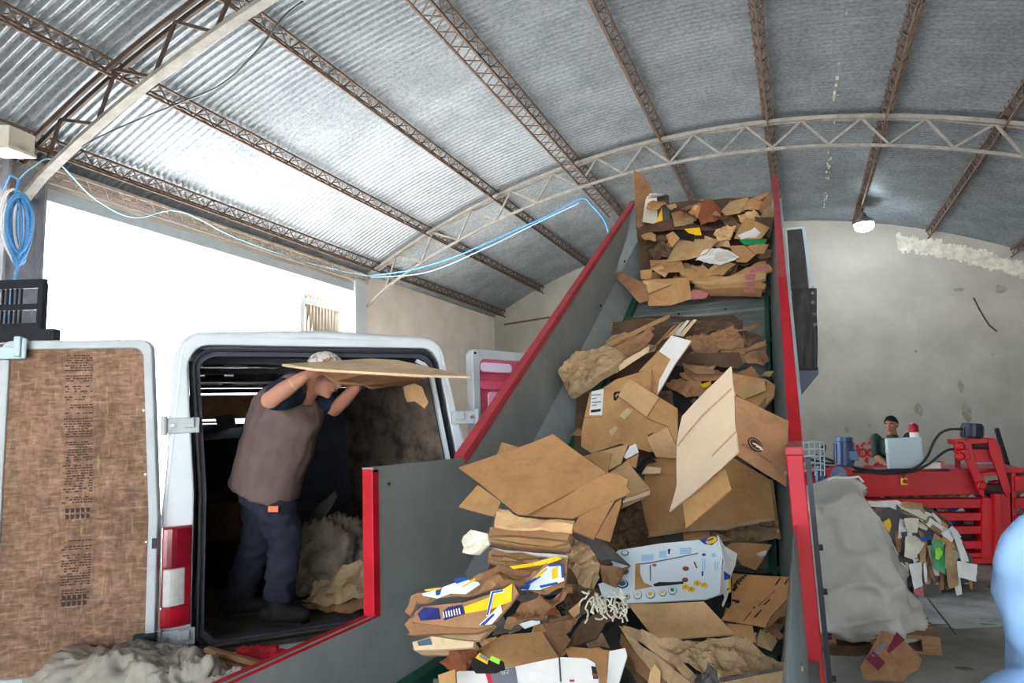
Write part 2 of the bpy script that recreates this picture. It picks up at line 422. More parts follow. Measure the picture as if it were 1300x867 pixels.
for X0, lab, mm in ((-6.72,'lattice purlin lowest on the left slope, ending above the left far corner',MT['purlin']),(-5.21,'second lattice purlin up the left slope, ending over the raised open van door',MT['purlin']),
    (-3.5,'lattice purlin running beside the flat cross-braced strip, third up the left slope',MT['purlin']),(-1.87,'lattice purlin coming down to the top left of the heaped conveyor',MT['purlin']),
    (-.06,'lattice purlin that ends at the red right rim of the conveyor top',MT['purlin']),(1.7,'lattice purlin with the lit lamp at its far end',MT['purlin']),
    (3.25,'lattice purlin right of the one with the lamp',MT['purlin']),(4.86,'rightmost lattice purlin at the edge of the roof',MT['purlin'])):
    purlin('roof_purlin', X0, lab, m=mm)
purlin('bracing_strip', -3.42, 'flat cross-braced steel strip hung level with the truss bottoms', w=.1, ya=Y1-1.5, yb=14.2, spikes=False, flat=True)['category'] = 'bracing'
purlin('eave_purlin', XL+.35, 'dark lattice purlin along the left eave with sheet hooks', w=.09, m=MT['purlin'])
# ------------------------------------------------------------------ conveyor
CXL, CXR = -1.6, -.045
YE, YK, YT = 2.38, 3.2, 7.88          # wall end, kink, top
ZL = .97                              # low loading wall top
def rimz(y, s): z0 = 1.556 if s < 0 else 1.57; return z0 if y <= YK else z0+(y-YK)*.601
def bedz(y): return max(.75, -1.157+.609*y)
BI = Vec((0, -.52, .854))
conv = thing('incline_conveyor', 'grey steel feed conveyor with red rims, heaped with cardboard and climbing to the roof', 'conveyor', (-.8, 4.5, 0))
def sidewall(s):
    x = CXL if s < 0 else CXR; d = -.045 if s < 0 else .03
    bot = .35
    prof = [(.4, bot), (.4, ZL), (YE, ZL), (YE, rimz(YE,s)), (YK, rimz(YK,s)), (YT, rimz(YT,s)), (YT, rimz(YT,s)-1.25), (YK+.2, bot)]
    mb = MB(); mb.prism([Vec((x, y, z)) for y, z in prof], (d, 0, 0))
    for yy in (5.2, 6.2, 7.2):                                  # outer stiffeners
        mb.box((x+d*1.6, yy, rimz(yy,s)-.55), (abs(d), .05, 1.0))
    return mb.build('side_wall', MT['steel_grey'] if s < 0 else MT['steel_teal'], conv)
sidewall(-1); sidewall(1)
def rim(p, q, m, w=.055, x=None):
    mb = MB(); mb.bar(p, q, w, .05); return mb.build('rim', m, conv, bevel=.004)
xl = CXL-.02; xr = CXR+.016
rim((xl, .4, ZL+.01), (xl, YE, ZL+.01), MT['rim_red'])
rim((xl, YE-.02, ZL+.02), (xl, YE-.02, rimz(YE,-1)+.012), MT['rim_red'], .045)
MBt = MB(); MBt.bar((xl, YE-.04, rimz(YE,-1)+.008), (xl, YK, rimz(YK,-1)+.008), .05, .02); MBt.build('rim', MT['steel_grey'], conv)
rim((xl, YK-.05, rimz(YK,-1)+.01), (xl, YT, rimz(YT,-1)+.01), MT['rim_pink'], .06)
rim((xr, YE-.02, .9), (xr, YE-.02, rimz(YE,1)+.012), MT['rim_red'], .05)
rim((xr, YE-.02, .35), (xr, YE-.02, .9), MT['rim_pink'], .05)
rim((xr, YE-.02, rimz(YE,1)+.012), (xr, YK, rimz(YK,1)+.012), MT['rim_pink'], .055)
rim((xr, YK-.04, rimz(YK,1)+.01), (xr, 5.0, rimz(5.0,1)+.01), MT['rim_red'], .055)
rim((xr, 5.0, rimz(5.0,1)+.01), (xr, YT, rimz(YT,1)+.01), MT['rim_pink'], .055)
# black edge angle and bolts on the right wall's end
mb = MB(); mb.span((xr+.03, YE-.05, .35), (xr+.045, YE+.05, rimz(YE,1))); mb.build('edge_angle', MT['darksteel'], conv)
for z in (1.30, 1.17, 1.04, .92): MB().lathe([(.009,-.012),(.009,.006)], (xr+.05, YE-.03, z), (1,0,0), 8).build('bolt', MT['darksteel'], conv)
for z in (1.52, .78, .60): MB().lathe([(.008,0),(.008,.03)], (CXR-.02, YE+.06, z), (1,0,0), 8).build('bolt', MT['bolt'], conv)
for y, z in ((YE+.08, 1.50),): MB().lathe([(.006,0),(.006,.006)], (CXL, y, z), (1,0,0), 8).build('bolt', MT['darksteel'], conv)
for y in (3.9, 4.9, 6.0, 7.1): MB().lathe([(.012,-.01),(.012,.012)], (CXL, y, rimz(y,-1)-.42), (1,0,0), 8).build('bolt', MT['darksteel'], conv)
# skirts flaring in to the bed
def skirt(s):
    x0 = CXL if s < 0 else CXR; x1 = x0+(.14 if s < 0 else -.11)
    mb = MB(); mb.rings([[Vec((x0, y, z+(.26 if s < 0 else .62))), Vec((x1, y, z+.02)), Vec((x1+.004*s, y, z)), Vec((x0, y, z+.2))] for y, z in ((.4,.75),(3.13,.75),(YT,bedz(YT)))], True)
    mb.build('skirt', mat('skirt_steel', srgb(142,148,148), .5, .1, .2, 4) if s < 0 else MT['steel_teal'], conv)
    mb = MB(); xg = x1+(.03 if s < 0 else -.03)
    for (ya, za), (yb, zb) in (((.4,.77),(3.13,.77)), ((3.13,.77),(YT,bedz(YT)+.02))): mb.bar((xg, ya, za), (xg, yb, zb), .06 if s < 0 else .035, .05)
    mb.build('chain_guard', MT['chain_green'], conv)
skirt(-1); skirt(1)
# slatted belt
mb = MB(); L = 0; pts = []
for i in range(27): pts.append((.4+i*.1, .72, Vec((0,1,0)), Vec((0,0,1))))
ud = Vec((0, .854, .52))
for i in range(42):
    p = Vec((0, 3.13, .72))+ud*(i*.13+.065)
    if p.y < YT: pts.append((p.y, p.z, ud, BI))
for i, (y, z, d, n) in enumerate(pts):
    c = Vec(((CXL+CXR)/2+.04, y, z)); mb.box(c-Vec((.03,0,0)), (1.26, .092 if d.z < .1 else .127, .03), (Vec((1,0,0)), d, n))
    if i % 5 == 0: mb.box(c+n*.02+d*.05, (1.32, .018, .035), (Vec((1,0,0)), d, n))
belt = mb.build('belt', MT['slat'], conv, bevel=.006)
for i, (y, z, d, n) in enumerate(pts):
    if 5.4 < y < 6.6 and i % 2 == 0:
        mb = MB()
        for k in range(4): mb.lathe([(.012,0),(.012,.012),(.004,.016)], Vec((-1.38+k*.42, y, z))+n*.015, n, 6)
        mb.build('slat_bolts', MT['darksteel'], belt)
# under frame and legs
mb = MB(); mb.bar((-.8, 3.2, .35), (-.8, YT, 3.2), 1.3, .12); mb.build('under_frame', MT['darksteel'], conv)
for y in (4.6, 7.3):
    for x in (CXL+.1, CXR-.1): MB().bar((x, y, 0), (x, y, bedz(y)-.25), .09, .09).build('leg', MT['machred'], conv)
for y in (.6, 2.6):
    for x in (CXL+.1, CXR-.1): MB().bar((x, y, 0), (x, y, .4), .09, .09).build('leg', MT['machred'], conv)
# chute hood right of the top: upper frame sheet, bolted rubber curtain, slanted lower plate
YC = 7.2
def cp(x, y, dy=0): return atY(x, y, YC+dy)
hd = thing('feed_chute', 'black chute sheets and bolted rubber curtain hanging right of the red conveyor rim', 'chute', cp(1015,500))
mb = MB(); mb.prism([cp(999,292), cp(1019,290), cp(1027,368), cp(1004,368)], (0,.03,0)); mb.build('upper_sheet', MT['blackrub'], hd)
mb = MB(); mb.bar(cp(1020,290,-.01), cp(1031,364,-.01), .03, .04, up=(0,1,0)); mb.bar(cp(999,291,-.01), cp(1021,289,-.01), .02, .02, up=(0,1,0)); mb.build('frame', MT['cabinet'], hd)
g = []
for j in range(9):
    row = []
    for i in range(7):
        x = 1005+i/6*32; y = 366+j/8*(104)
        row.append(cp(x, y, -.05+.03*math.sin(i*1.7+j*.6)+.02*math.sin(j*1.3)))
    g.append(row)
mb = MB(); mb.rings(g, False, closed=False); rc = mb.build('rubber_curtain', MT['blackrub'], hd, smooth=True); rc.modifiers.new('s','SOLIDIFY').thickness = .01
for px, py in ((1031,372),(1032,384),(1033,399),(1035,412)): MB().ball(cp(px,py,-.1), .02, n=8).build('bolt', MT['bolt'], hd)
MB().bar(cp(1034,412,-.09), cp(1035,466,-.09), .012, .03, up=(0,1,0)).build('curtain_strip', MT['darksteel'], hd)
mb = MB(); mb.prism([cp(1007,468,-.03), cp(1039,466,-.03), cp(1039,474,-.03), cp(1015,503,-.03), cp(1008,501,-.03)], (0,.25,0)); mb.build('lower_plate', MT['motordk'], hd)
mb = MB(); mb.tube([cp(1008,444,-.14), cp(1010,450,-.15), cp(1011,456,-.14), cp(1008,458,-.14)], .014, 6); mb.build('hook', MT['vanwhite'], hd)
mb = MB(); mb.prism([cp(1008,507,-.05), cp(1017,507,-.05), cp(1017,518,-.05), cp(1008,518,-.05)], (0,.1,0)); mb.build('red_bracket', MT['machred'], hd)
MB().bar((cp(1000,480).x, YC+.1, 0), (cp(1000,480).x, YC+.1, cp(1000,300).z), .08, .08).build('post', MT['darksteel'], hd)

# ------------------------------------------------------------------ van
VU = Vec((.6816, .7317, 0)); VW = Vec((-.7317, .6816, 0)); VB = Vec((-2.921, 2.717, 0))
def V(t, d, z): return VB + VU*t + VW*d + Vec((0,0,z))
VAX = (VU, VW, Vec((0,0,1)))
van = thing('delivery_van', 'white cargo van backed up to the conveyor with both rear doors open', 'van', V(.7, 2.4, 0))
def sec(d, hw, z0, z1, top, lean=0, r=.12, n=5, roof=0):
    """closed half-round body section at depth d: hw half width at belt line, top half width under the roof"""
    c = .68
    pts = [(-hw*.985, z0), (-hw, z0+.25), (-hw, 1.35)]
    ts = c*0
    for i in range(n+1):
        a = PI - i/n*PI/2
        pts.append((-(top-r)+r*math.cos(a), z1-r+r*math.sin(a)))
    pts.append((0, z1+roof))
    for i in range(n+1):
        a = PI/2 - i/n*PI/2
        pts.append(((top-r)+r*math.cos(a), z1-r+r*math.sin(a)))
    pts += [(hw, 1.35), (hw, z0+.25), (hw*.985, z0)]
    out = []
    for x, z in pts:
        sh = -.06*max(0, (z-1.35)/.9)
        out.append(V(c+x+sh, d, z))
    return out
# body shell: outer loft over the cargo box then the cab
mb = MB()
S = [sec(0.0, .85, .44, 2.27, .735, roof=.02), sec(.03, .86, .42, 2.30, .745, roof=.025), sec(1.5, .88, .40, 2.33, .76, roof=.03), sec(3.3, .88, .40, 2.33, .76, roof=.03)]
mb.rings(S, False, closed=False)
shell = mb.build('body', MT['vanwhite'], van, smooth=True, fix=False)
so = shell.modifiers.new('s', 'SOLIDIFY'); so.thickness = .03; so.offset = -1
# cab: side panels, windscreen pillars, hood
mb = MB()
S = [sec(3.3, .88, .40, 2.30, .76, roof=.03), sec(3.75, .87, .40, 2.24, .74, roof=.02)]
mb.rings(S, False, closed=False)
for s in (0, 1):
    t0 = -.19 if s == 0 else 1.55; t1 = t0+(.05 if s == 0 else -.05)
    mb.prism([V(t0,3.75,.42), V(t0,4.95,.45), V(t0,4.95,1.05), V(t0,4.45,1.32), V(t0,3.75,1.35)], V(t1,0,0)-V(t0,0,0))
    mb.bar(V(t0+(.04 if s==0 else -.04),4.45,1.3), V(t0+(.1 if s==0 else -.1)-.05,3.75,2.22), .06, .07)
mb.prism([V(-.19,4.4,1.3), V(-.19,4.97,1.02), V(-.19,5.0,.45), V(-.19,4.9,.45), V(-.19,4.86,1.0), V(-.19,4.4,1.24)], VU*1.74)
mb.build('cab', MT['vanwhite'], van)
mb = MB(); mb.prism([V(-.1,4.42,1.32), V(1.44,4.42,1.32), V(1.36,3.78,2.2), V(-.08,3.78,2.2)], VW*.006)
gl = mat('windscreen_glass', srgb(235,240,240), .02); gl.node_tree.nodes['Principled BSDF'].inputs['Transmission Weight'].default_value = 1; gl.node_tree.nodes['Principled BSDF'].inputs['IOR'].default_value = 1.02
mb.build('windscreen', gl, van)
# rear frame around the opening
def opening(off, n=5):                     # rounded outline, off outward
    L = [(-.0-off, .665-off), (-.0-off, 1.45), (-.045-off, 2.10)]
    R = [(1.415+off, .665-off), (1.415+off, 1.45), (1.30+off, 2.10)]
    r = .10
    a = [(-.0-off+.06, .665-off), (-.0-off, .665-off+.06), L[1]]
    a += [(-.045-off+r*(1-math.cos(i/n*PI/2))-.0, 2.10+(.10+off)*math.sin(i/n*PI/2)) for i in range(n+1)]
    b = [(1.30+off-r*(1-math.cos(i/n*PI/2)), 2.10+(.10+off)*math.sin(i/n*PI/2)) for i in range(n, -1, -1)]
    b += [R[1], (1.415+off, .665-off+.06), (1.415+off-.06, .665-off)]
    return a+b
def ringframe(o_in, o_out, d0, d1, outer=None):
    A = opening(o_in); B = outer or opening(o_out); n = len(A); mb = MB()
    v = [V(t, d0, z) for t, z in A]+[V(t, d0, z) for t, z in B]+[V(t, d1, z) for t, z in A]+[V(t, d1, z) for t, z in B]
    f = []
    for i in range(n):
        k = (i+1) % n
        f += [(i, k, n+k, n+i), (2*n+i, 3*n+i, 3*n+k, 2*n+k), (i, 2*n+i, 2*n+k, k), (n+i, n+k, 3*n+k, 3*n+i)]
    return mb.add(v, f)
# outer outline of the rear face with as many points as the opening
A = opening(0); B = []
for t, z in A:
    dt = (t-.66); 
    zz = .46 if z < .7 else (.52 if z < .8 else z)
    if z > 2.09: zz = 2.10+(z-2.10)*1.75
    if t < .3: tt = t-.165 if z < 2.0 else t-.075-.03*(1-(t+.05)/.15 if t < .1 else 0)
    else: tt = t+.125 if z < 2.0 else t+.035+.02
    if t < .3 and z > 2.0: tt = min(tt, t-.06)
    if z < .7: tt = t-.2 if t < .3 else t+.16
    B.append((tt, zz))
ringframe(0.028, 0, .005, .06, B).build('rear_frame', MT['vanwhite'], van, bevel=.01)
ringframe(-.006, .006, -.012, .05).build('door_seal', MT['seal'], van)
ringframe(-.03, -.006, .02, .09).build('inner_trim', MT['vandark'], van)
mb = MB(); q = [V(1.385,.01,.70), V(1.385,.01,1.45), V(1.275,.01,2.06), V(1.235,.01,2.125), V(1.18,.01,2.15)]
for a, b in zip(q, q[1:]): mb.bar(a, b, .022, .03, up=VW)
mb.build('bright_trim', MT['vanwhite'], van)
# sill with slots, bumper step
mb = MB(); mb.prism([V(-.05,-.03,.63), V(1.46,-.03,.63), V(1.46,-.03,.50), V(-.05,-.03,.50)], VW*.06); sill = mb.build('sill', MT['vanwhite'], van, bevel=.008)
for t in (.42, .66, .9, 1.1):
    mb = MB(); mb.box(V(t,-.034,.585), (.07,.012,.022), VAX); mb.build('slot', MT['seal'], sill)
mb = MB(); mb.box(V(.7,-.06,.44), (1.7,.12,.12), VAX); mb.build('bumper', MT['darksteel'], van, bevel=.02)
# left tail lamp
lamp = None
def lampseg(z0, z1, m, t0=-.168, t1=-.035, name='lens', d=-.03):
    mb = MB(); k = 6; rs = []
    for z in (z0, z1):
        rs.append([V(t0+(t1-t0)*i/k, d-.03*math.sin(PI*(.25+.75*i/k)), z) for i in range(k+1)]+[V(t1, .02, z), V(t0-.01, .06, z)])
    return mb.rings(rs).build(name, m, lamp or van, smooth=False, bevel=.006)
lamp = lampseg(.80, 1.29, MT['lampred'], name='tail_lamp', d=-.012)
lampseg(1.09, 1.285, mat('lamp_red_dark', srgb(130,16,34), .15, 0, .3, 14, spec=.6)); lampseg(.905, 1.085, MT['glass'], -.16, -.062); lampseg(.805, .90, MT['lampred'])
# hinges on the corner pillars
def hinge(t, z, flip, m=MT['vangrey']):
    mb = MB(); mb.box(V(t,-.012,z), (.16,.02,.08), VAX); mb.box(V(t+.03*flip,-.03,z+.012), (.05,.03,.05), VAX); mb.lathe([(.016,-.05),(.016,.05)], V(t-.085*flip,-.025,z), n=8)
    mb.build('hinge', m, van, bevel=.004)
    MB().lathe([(.011,0),(.011,.012)], V(t-.045*flip,-.03,z), -VW, 8).build('hinge_bolt', MT['bolt'], van)
hinge(-.09, 1.80, 1); hinge(-.09, .745, 1); hinge(1.47, 1.80, -1)
# interior: floor, lining, roof ribs
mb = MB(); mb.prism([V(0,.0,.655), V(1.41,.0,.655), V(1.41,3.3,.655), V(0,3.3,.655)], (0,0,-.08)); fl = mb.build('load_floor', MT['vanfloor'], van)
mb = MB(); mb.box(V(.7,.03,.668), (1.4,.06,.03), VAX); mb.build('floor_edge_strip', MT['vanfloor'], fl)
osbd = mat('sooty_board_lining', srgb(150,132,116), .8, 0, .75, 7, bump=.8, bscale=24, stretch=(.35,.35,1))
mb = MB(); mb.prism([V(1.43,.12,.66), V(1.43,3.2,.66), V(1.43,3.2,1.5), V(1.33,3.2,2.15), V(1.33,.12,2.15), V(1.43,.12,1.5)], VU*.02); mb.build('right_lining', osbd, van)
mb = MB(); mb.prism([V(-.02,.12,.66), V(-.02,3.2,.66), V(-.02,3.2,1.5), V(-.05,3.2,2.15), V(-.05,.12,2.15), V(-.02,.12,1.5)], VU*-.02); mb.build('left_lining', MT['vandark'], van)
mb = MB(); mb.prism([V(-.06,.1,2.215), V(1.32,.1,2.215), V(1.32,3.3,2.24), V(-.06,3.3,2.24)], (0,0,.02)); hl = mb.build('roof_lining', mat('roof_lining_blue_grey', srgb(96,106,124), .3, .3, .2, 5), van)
for d in (.5, 1.1, 1.7, 2.3, 2.9):
    mb = MB(); mb.box(V(.64,d,2.195), (1.36,.06,.04), VAX); mb.build('roof_rib', MT['vandark'], van, bevel=.008)
# bulkhead behind the seats: lower panel, daylight gap, brown board strip
mb = MB(); mb.box(V(.7,3.2,1.28), (1.5,.04,1.24), VAX); bh = mb.build('bulkhead', MT['vandark'], van)
for z in (1.15, 1.5, 1.62): MB().box(V(.7,3.17,z), (1.46,.03,.03), VAX).build('bulkhead_rib', MT['vandark'], bh)
mb = MB(); mb.box(V(.32,3.15,2.06), (1.0,.03,.23), VAX); mb.build('bulkhead_board', mat('chipboard_brown', srgb(176,140,108), .8, 0, .3, 12), van)
mb = MB(); mb.box(V(.98,3.19,2.03), (.9,.03,.4), VAX); mb.build('guard_panel', MT['vandark'], van)
mb = MB(); mb.box(V(.04,3.1,1.915), (.24,.1,.02), VAX); mb.build('shelf_strip', MT['vanwhite'], van)
for t, d, w_, l_ in ((.06,.62,.12,.10),(.36,.66,.20,.09),(.44,.98,.05,.03),(.08,1.45,.13,.13),(.36,1.5,.30,.16),(.62,1.32,.08,.05),(.4,2.2,.34,.05),(.05,2.2,.2,.04)):  # added metal plates, tilted to imitate glints on the van ceiling
    mb = MB(); mb.box(V(t,d,2.20), (w_,l_,.012), (VU, (VW+Vec((0,0,-.22))).normalized(), Vec((0,0,1)))); mb.build('roof_glint', mat('glint_bare_metal', srgb(220,228,236), .25, .9), van)
for t in (.25, 1.1):
    mb = MB(); mb.box(V(t,3.9,1.2), (.5,.12,.7), VAX); mb.box(V(t,4.1,.9), (.5,.5,.15), VAX); mb.build('seat', MT['vandark'], van, bevel=.03)
mb = MB(); mb.box(V(.68,4.35,1.15), (1.5,.3,.25), VAX); mb.build('dashboard', MT['vandark'], van, bevel=.03)
# wheels and wheel arches
for t, d in ((-.08,.95),(1.44,.95),(-.08,4.2),(1.44,4.2)):
    s = -1 if t < .5 else 1
    MB().lathe([(.2,-.1),(.32,-.1),(.34,-.06),(.34,.06),(.32,.1),(.2,.1)], V(t,d,.34), VU, 24).build('wheel', MT['seal'], van)
# left rear door, folded right round, chipboard lined
def door(hinge, D, W, z0, z1, lean, label_mat, lean_end=0):
    """frame outline in the door plane: returns function(a,z,off) ; a 0 at the hinge .. W"""
    D = Vec(D).normalized(); N = Vec((D.y, -D.x, 0))          # towards the viewer
    if N.dot(C0-Vec(hinge)) < 0: N = -N
    def f(a, z, off=0):
        k = max(0, (z-1.35)/.9); return Vec(hinge)+D*(a+lean*k*(1-a/W))+N*off+Vec((0,0,z))
    return f
LD = door(V(-.185,-.04,0), (-.82,-.57,0), .74, .6, 2.26, .055, None)
DZ0, DZ1 = .60, 2.245
def outline(f, W, z0, z1, ins, off, r=.05, n=4):
    p = []
    for (a, z, q) in ((ins, z0+ins, 0), (W-ins, z0+ins, 1), (W-ins, z1-ins, 2), (ins, z1-ins, 3)):
        cx = a+(r if q in (0,3) else -r); cz = z+(r if q in (0,1) else -r)
        st = {0: PI, 1: 1.5*PI, 2: 0, 3: .5*PI}[q]
        p += [(cx+r*math.cos(st+PI/2*i/n), cz+r*math.sin(st+PI/2*i/n)) for i in range(n+1)]
        if q == 1: p += [(W-ins, z) for z in (1.0, 1.35, 1.8)]
        if q == 3: p += [(ins, z) for z in (1.8, 1.35, 1.0)]
    return [f(a, z, off) for a, z in p]
def door_ring(f, W, i0, i1, o0, o1):
    A = outline(f, W, DZ0, DZ1, i0, o0); B = outline(f, W, DZ0, DZ1, i1, o0); A2 = outline(f, W, DZ0, DZ1, i0, o1); B2 = outline(f, W, DZ0, DZ1, i1, o1); n = len(A); F = []
    for i in range(n):
        k = (i+1) % n; F += [(i, k, n+k, n+i), (2*n+i, 3*n+i, 3*n+k, 2*n+k), (i, 2*n+i, 2*n+k, k), (n+i, n+k, 3*n+k, 3*n+i)]
    return MB().add(A+B+A2+B2, F)
dl = door_ring(LD, .74, 0, .045, .025, -.04).build('rear_door', MT['vangrey'], van, bevel=.008)
def osb_mat():
    m = mat('chipboard_lining', srgb(146,114,92), .8, 0, .4, 3.2, spec=.2)
    nt = m.node_tree; b = nt.nodes['Principled BSDF']; src = b.inputs['Base Color'].links[0].from_socket
    tc = nt.nodes.new('ShaderNodeTexCoord'); last = src
    for rot, sc in ((.3,(40,40,120)), (-.5,(130,130,40)), (1.1,(60,60,150))):
        mp = nt.nodes.new('ShaderNodeMapping'); mp.inputs['Scale'].default_value = sc; mp.inputs['Rotation'].default_value = (rot, rot*.7, rot)
        v = nt.nodes.new('ShaderNodeTexVoronoi'); v.inputs['Scale'].default_value = .55
        nt.links.new(tc.outputs['Object'], mp.inputs['Vector']); nt.links.new(mp.outputs['Vector'], v.inputs['Vector'])
        h = nt.nodes.new('ShaderNodeHueSaturation'); sp = nt.nodes.new('ShaderNodeSeparateColor'); nt.links.new(v.outputs['Color'], sp.inputs['Color'])
        mr = nt.nodes.new('ShaderNodeMapRange'); mr.inputs['To Min'].default_value = .8; mr.inputs['To Max'].default_value = 1.15; nt.links.new(sp.outputs['Red'], mr.inputs['Value'])
        nt.links.new(last, h.inputs['Color']); nt.links.new(mr.outputs['Result'], h.inputs['Value']); last = h.outputs['Color']
    for rot, st in ((.5,(9,9,90)), (-.7,(90,90,11)), (2.0,(12,12,80))):
        mp = nt.nodes.new('ShaderNodeMapping'); mp.inputs['Scale'].default_value = st; mp.inputs['Rotation'].default_value = (rot, rot*.8, 0)
        n = nt.nodes.new('ShaderNodeTexNoise'); n.inputs['Scale'].default_value = .9; n.inputs['Detail'].default_value = 2
        nt.links.new(tc.outputs['Object'], mp.inputs['Vector']); nt.links.new(mp.outputs['Vector'], n.inputs['Vector'])
        rp = nt.nodes.new('ShaderNodeValToRGB'); rp.color_ramp.elements[0].position = .62; rp.color_ramp.elements[0].color = (0,0,0,1); rp.color_ramp.elements[1].position = .72; rp.color_ramp.elements[1].color = (.28,.28,.28,1)
        nt.links.new(n.outputs['Fac'], rp.inputs['Fac']); mx = nt.nodes.new('ShaderNodeMix'); mx.data_type = 'RGBA'
        nt.links.new(rp.outputs['Color'], mx.inputs['Factor']); nt.links.new(last, mx.inputs['A']); mx.inputs['B'].default_value = srgb(196,166,134); last = mx.outputs['Result']
    nt.links.new(last, b.inputs['Base Color']); return m
mb = MB(); A = outline(LD, .74, DZ0, DZ1, .042, .012); B = outline(LD, .74, DZ0, DZ1, .042, -.01)
n = len(A); mb.add(A+B, [list(range(n)), [n+i for i in reversed(range(n))]]+[[i,(i+1)%n,n+(i+1)%n,n+i] for i in range(n)])
pan = mb.build('chipboard_panel', osb_mat(), dl)
mb = MB(); mb.prism(outline(LD, .74, DZ0, DZ1, .02, -.02), LD(0,0,-.03)-LD(0,0,0)); mb.build('door_skin', MT['vanwhite'], dl)
mb = MB(); rnd = random.Random(8)                       # rows of stamped print down the board
for z0, z1, s in ((1.42,2.17,1), (.98,1.26,1)):
    z = z1
    while z > z0:
        a = .30
        while a < .42:
            w = rnd.uniform(.006,.02)
            if rnd.random() < .78: mb.prism([LD(a,z,.0128), LD(a+w,z,.0128), LD(a+w,z-.006,.0128), LD(a,z-.006,.0128)], LD(0,0,.0012)-LD(0,0,0))
            a += w+.004
        z -= .0125 if rnd.random() < .8 else .028
for z in (1.41, 1.38, 1.00, .97):
    for k in range(5):
        a = .31+k*.023; mb.prism([LD(a,z,.0128), LD(a+.018,z+.004,.0128), LD(a+.016,z-.02,.0128), LD(a+.003,z-.018,.0128)], LD(0,0,.0012)-LD(0,0,0))
stm = mat('faded_stamp_ink', srgb(66,52,50), .8, 0, .3, 60); mb.build('stamped_print', stm, pan)
mb = MB(); DA = (LD(1,1)-LD(0,1), LD(0,0,1)-LD(0,0,0), Vec((0,0,1)))
mb.box(LD(.04,.745,.03), (.10,.04,.10), DA); mb.build('lower_hinge_plate', MT['darksteel'], dl, bevel=.004)
for dz in (-.02, .02): MB().lathe([(.008,0),(.008,.012)], LD(.04,.745+dz,.05), DA[1], 8).build('bolt', MT['bolt'], dl)
mb = MB(); mb.box(LD(.70,2.18,.03), (.14,.05,.06), DA); mb.box(LD(.64,2.21,.05), (.03,.05,.10), DA); mb.lathe([(.012,-.05),(.012,.05)], LD(.61,2.20,.06), (0,0,1), 8); mb.build('latch', MT['cabinet'], dl, bevel=.005)
for z in (1.88, 1.56, 1.23): MB().lathe([(.006,0),(.006,.006)], LD(.05,z,.025), DA[1], 8).build('screw', MT['bolt'], dl)
mb = MB(); mb.box(LD(.012,1.22,.028), (.02,.01,.05), DA); mb.build('catch', MT['darksteel'], dl)
# right rear door, pink inside
RDv = Vec((-1.706+1.937, 4.6-3.95, 0))
RD = door((-1.937, 3.95, 0), RDv, .70, .6, 2.26, 0, None)
dr = door_ring(RD, .70, 0, .065, .025, -.04).build('rear_door', MT['vangrey'], van, bevel=.008)
mb = MB(); mb.prism(outline(RD, .70, DZ0, DZ1, .03, -.03), RD(0,0,-.03)-RD(0,0,0)); sk = mb.build('pink_inner_panel', MT['pinkdoor'], dr)
def rplate(a0, a1, z0, z1, o0, o1, m, nm, r=.04):
    mb = MB(); mb.prism(outline(lambda a, z, off: RD(a0+a, z0+z, off), a1-a0, 0, z1-z0, 0, o0, r), RD(0,0,o1)-RD(0,0,o0)); return mb.build(nm, m, sk, bevel=.006)
def outline_s(f, w, h, r=.03, n=4):
    p = []
    for a, z, q in ((0,0,0),(w,0,1),(w,h,2),(0,h,3)):
        cx = a+(r if q in (0,3) else -r); cz = z+(r if q in (0,1) else -r); st = {0: PI, 1: 1.5*PI, 2: 0, 3: .5*PI}[q]
        p += [(cx+r*math.cos(st+PI/2*i/n), cz+r*math.sin(st+PI/2*i/n)) for i in range(n+1)]
    return [f(a, z) for a, z in p]
def rp(a0, z0, w, h, o0, th, m, nm, r=.03):
    mb = MB(); mb.prism(outline_s(lambda a, z: RD(a0+a, z0+z, o0), w, h, r), RD(0,0,th)-RD(0,0,0)); return mb.build(nm, m, sk, bevel=.006)
rp(.07, 2.09, .52, .09, -.005, .02, MT['pinkdoor'], 'top_bar', .03)
rp(.08, 2.10, .3, .06, .012, .008, mat('door_bar_white', srgb(214,206,226), .35), 'bar_recess', .025)
rp(.075, 1.98, .50, .06, -.01, .035, MT['pinkdoor'], 'window_rail', .02)
rp(.16, 1.45, .40, .52, -.012, .014, MT['pinklight'], 'window_sheet', .03)
mb = MB(); mb.prism([RD(.16,1.62,.004), RD(.16,1.56,.004), RD(.56,1.78,.004), RD(.56,1.84,.004)], RD(0,0,.012)-RD(0,0,0)); mb.build('brace', MT['pinkdoor'], sk, bevel=.004)
rp(.54, 2.1, .08, .08, .0, .05, MT['pinkdoor'], 'upper_catch', .03)
RA = (RD(1,1)-RD(0,1), RD(0,0,1)-RD(0,0,0), Vec((0,0,1)))
mb = MB(); mb.box(RD(.055,1.66,.028), (.028,.012,.20), RA); mb.build('buffer_strip', MT['seal'], dr)
mb = MB(); mb.box(RD(-.03,1.80,.02), (.08,.02,.07), RA); hp = mb.build('hinge_plate', MT['darksteel'], dr, bevel=.004)
MB().lathe([(.012,0),(.012,.014)], RD(-.02,1.80,.03), RA[1], 8).build('bolt', MT['bolt'], hp)
MB().lathe([(.008,0),(.008,.01)], RD(.02,2.215,.025), RA[1], 8).build('screw', MT['darksteel'], dr)
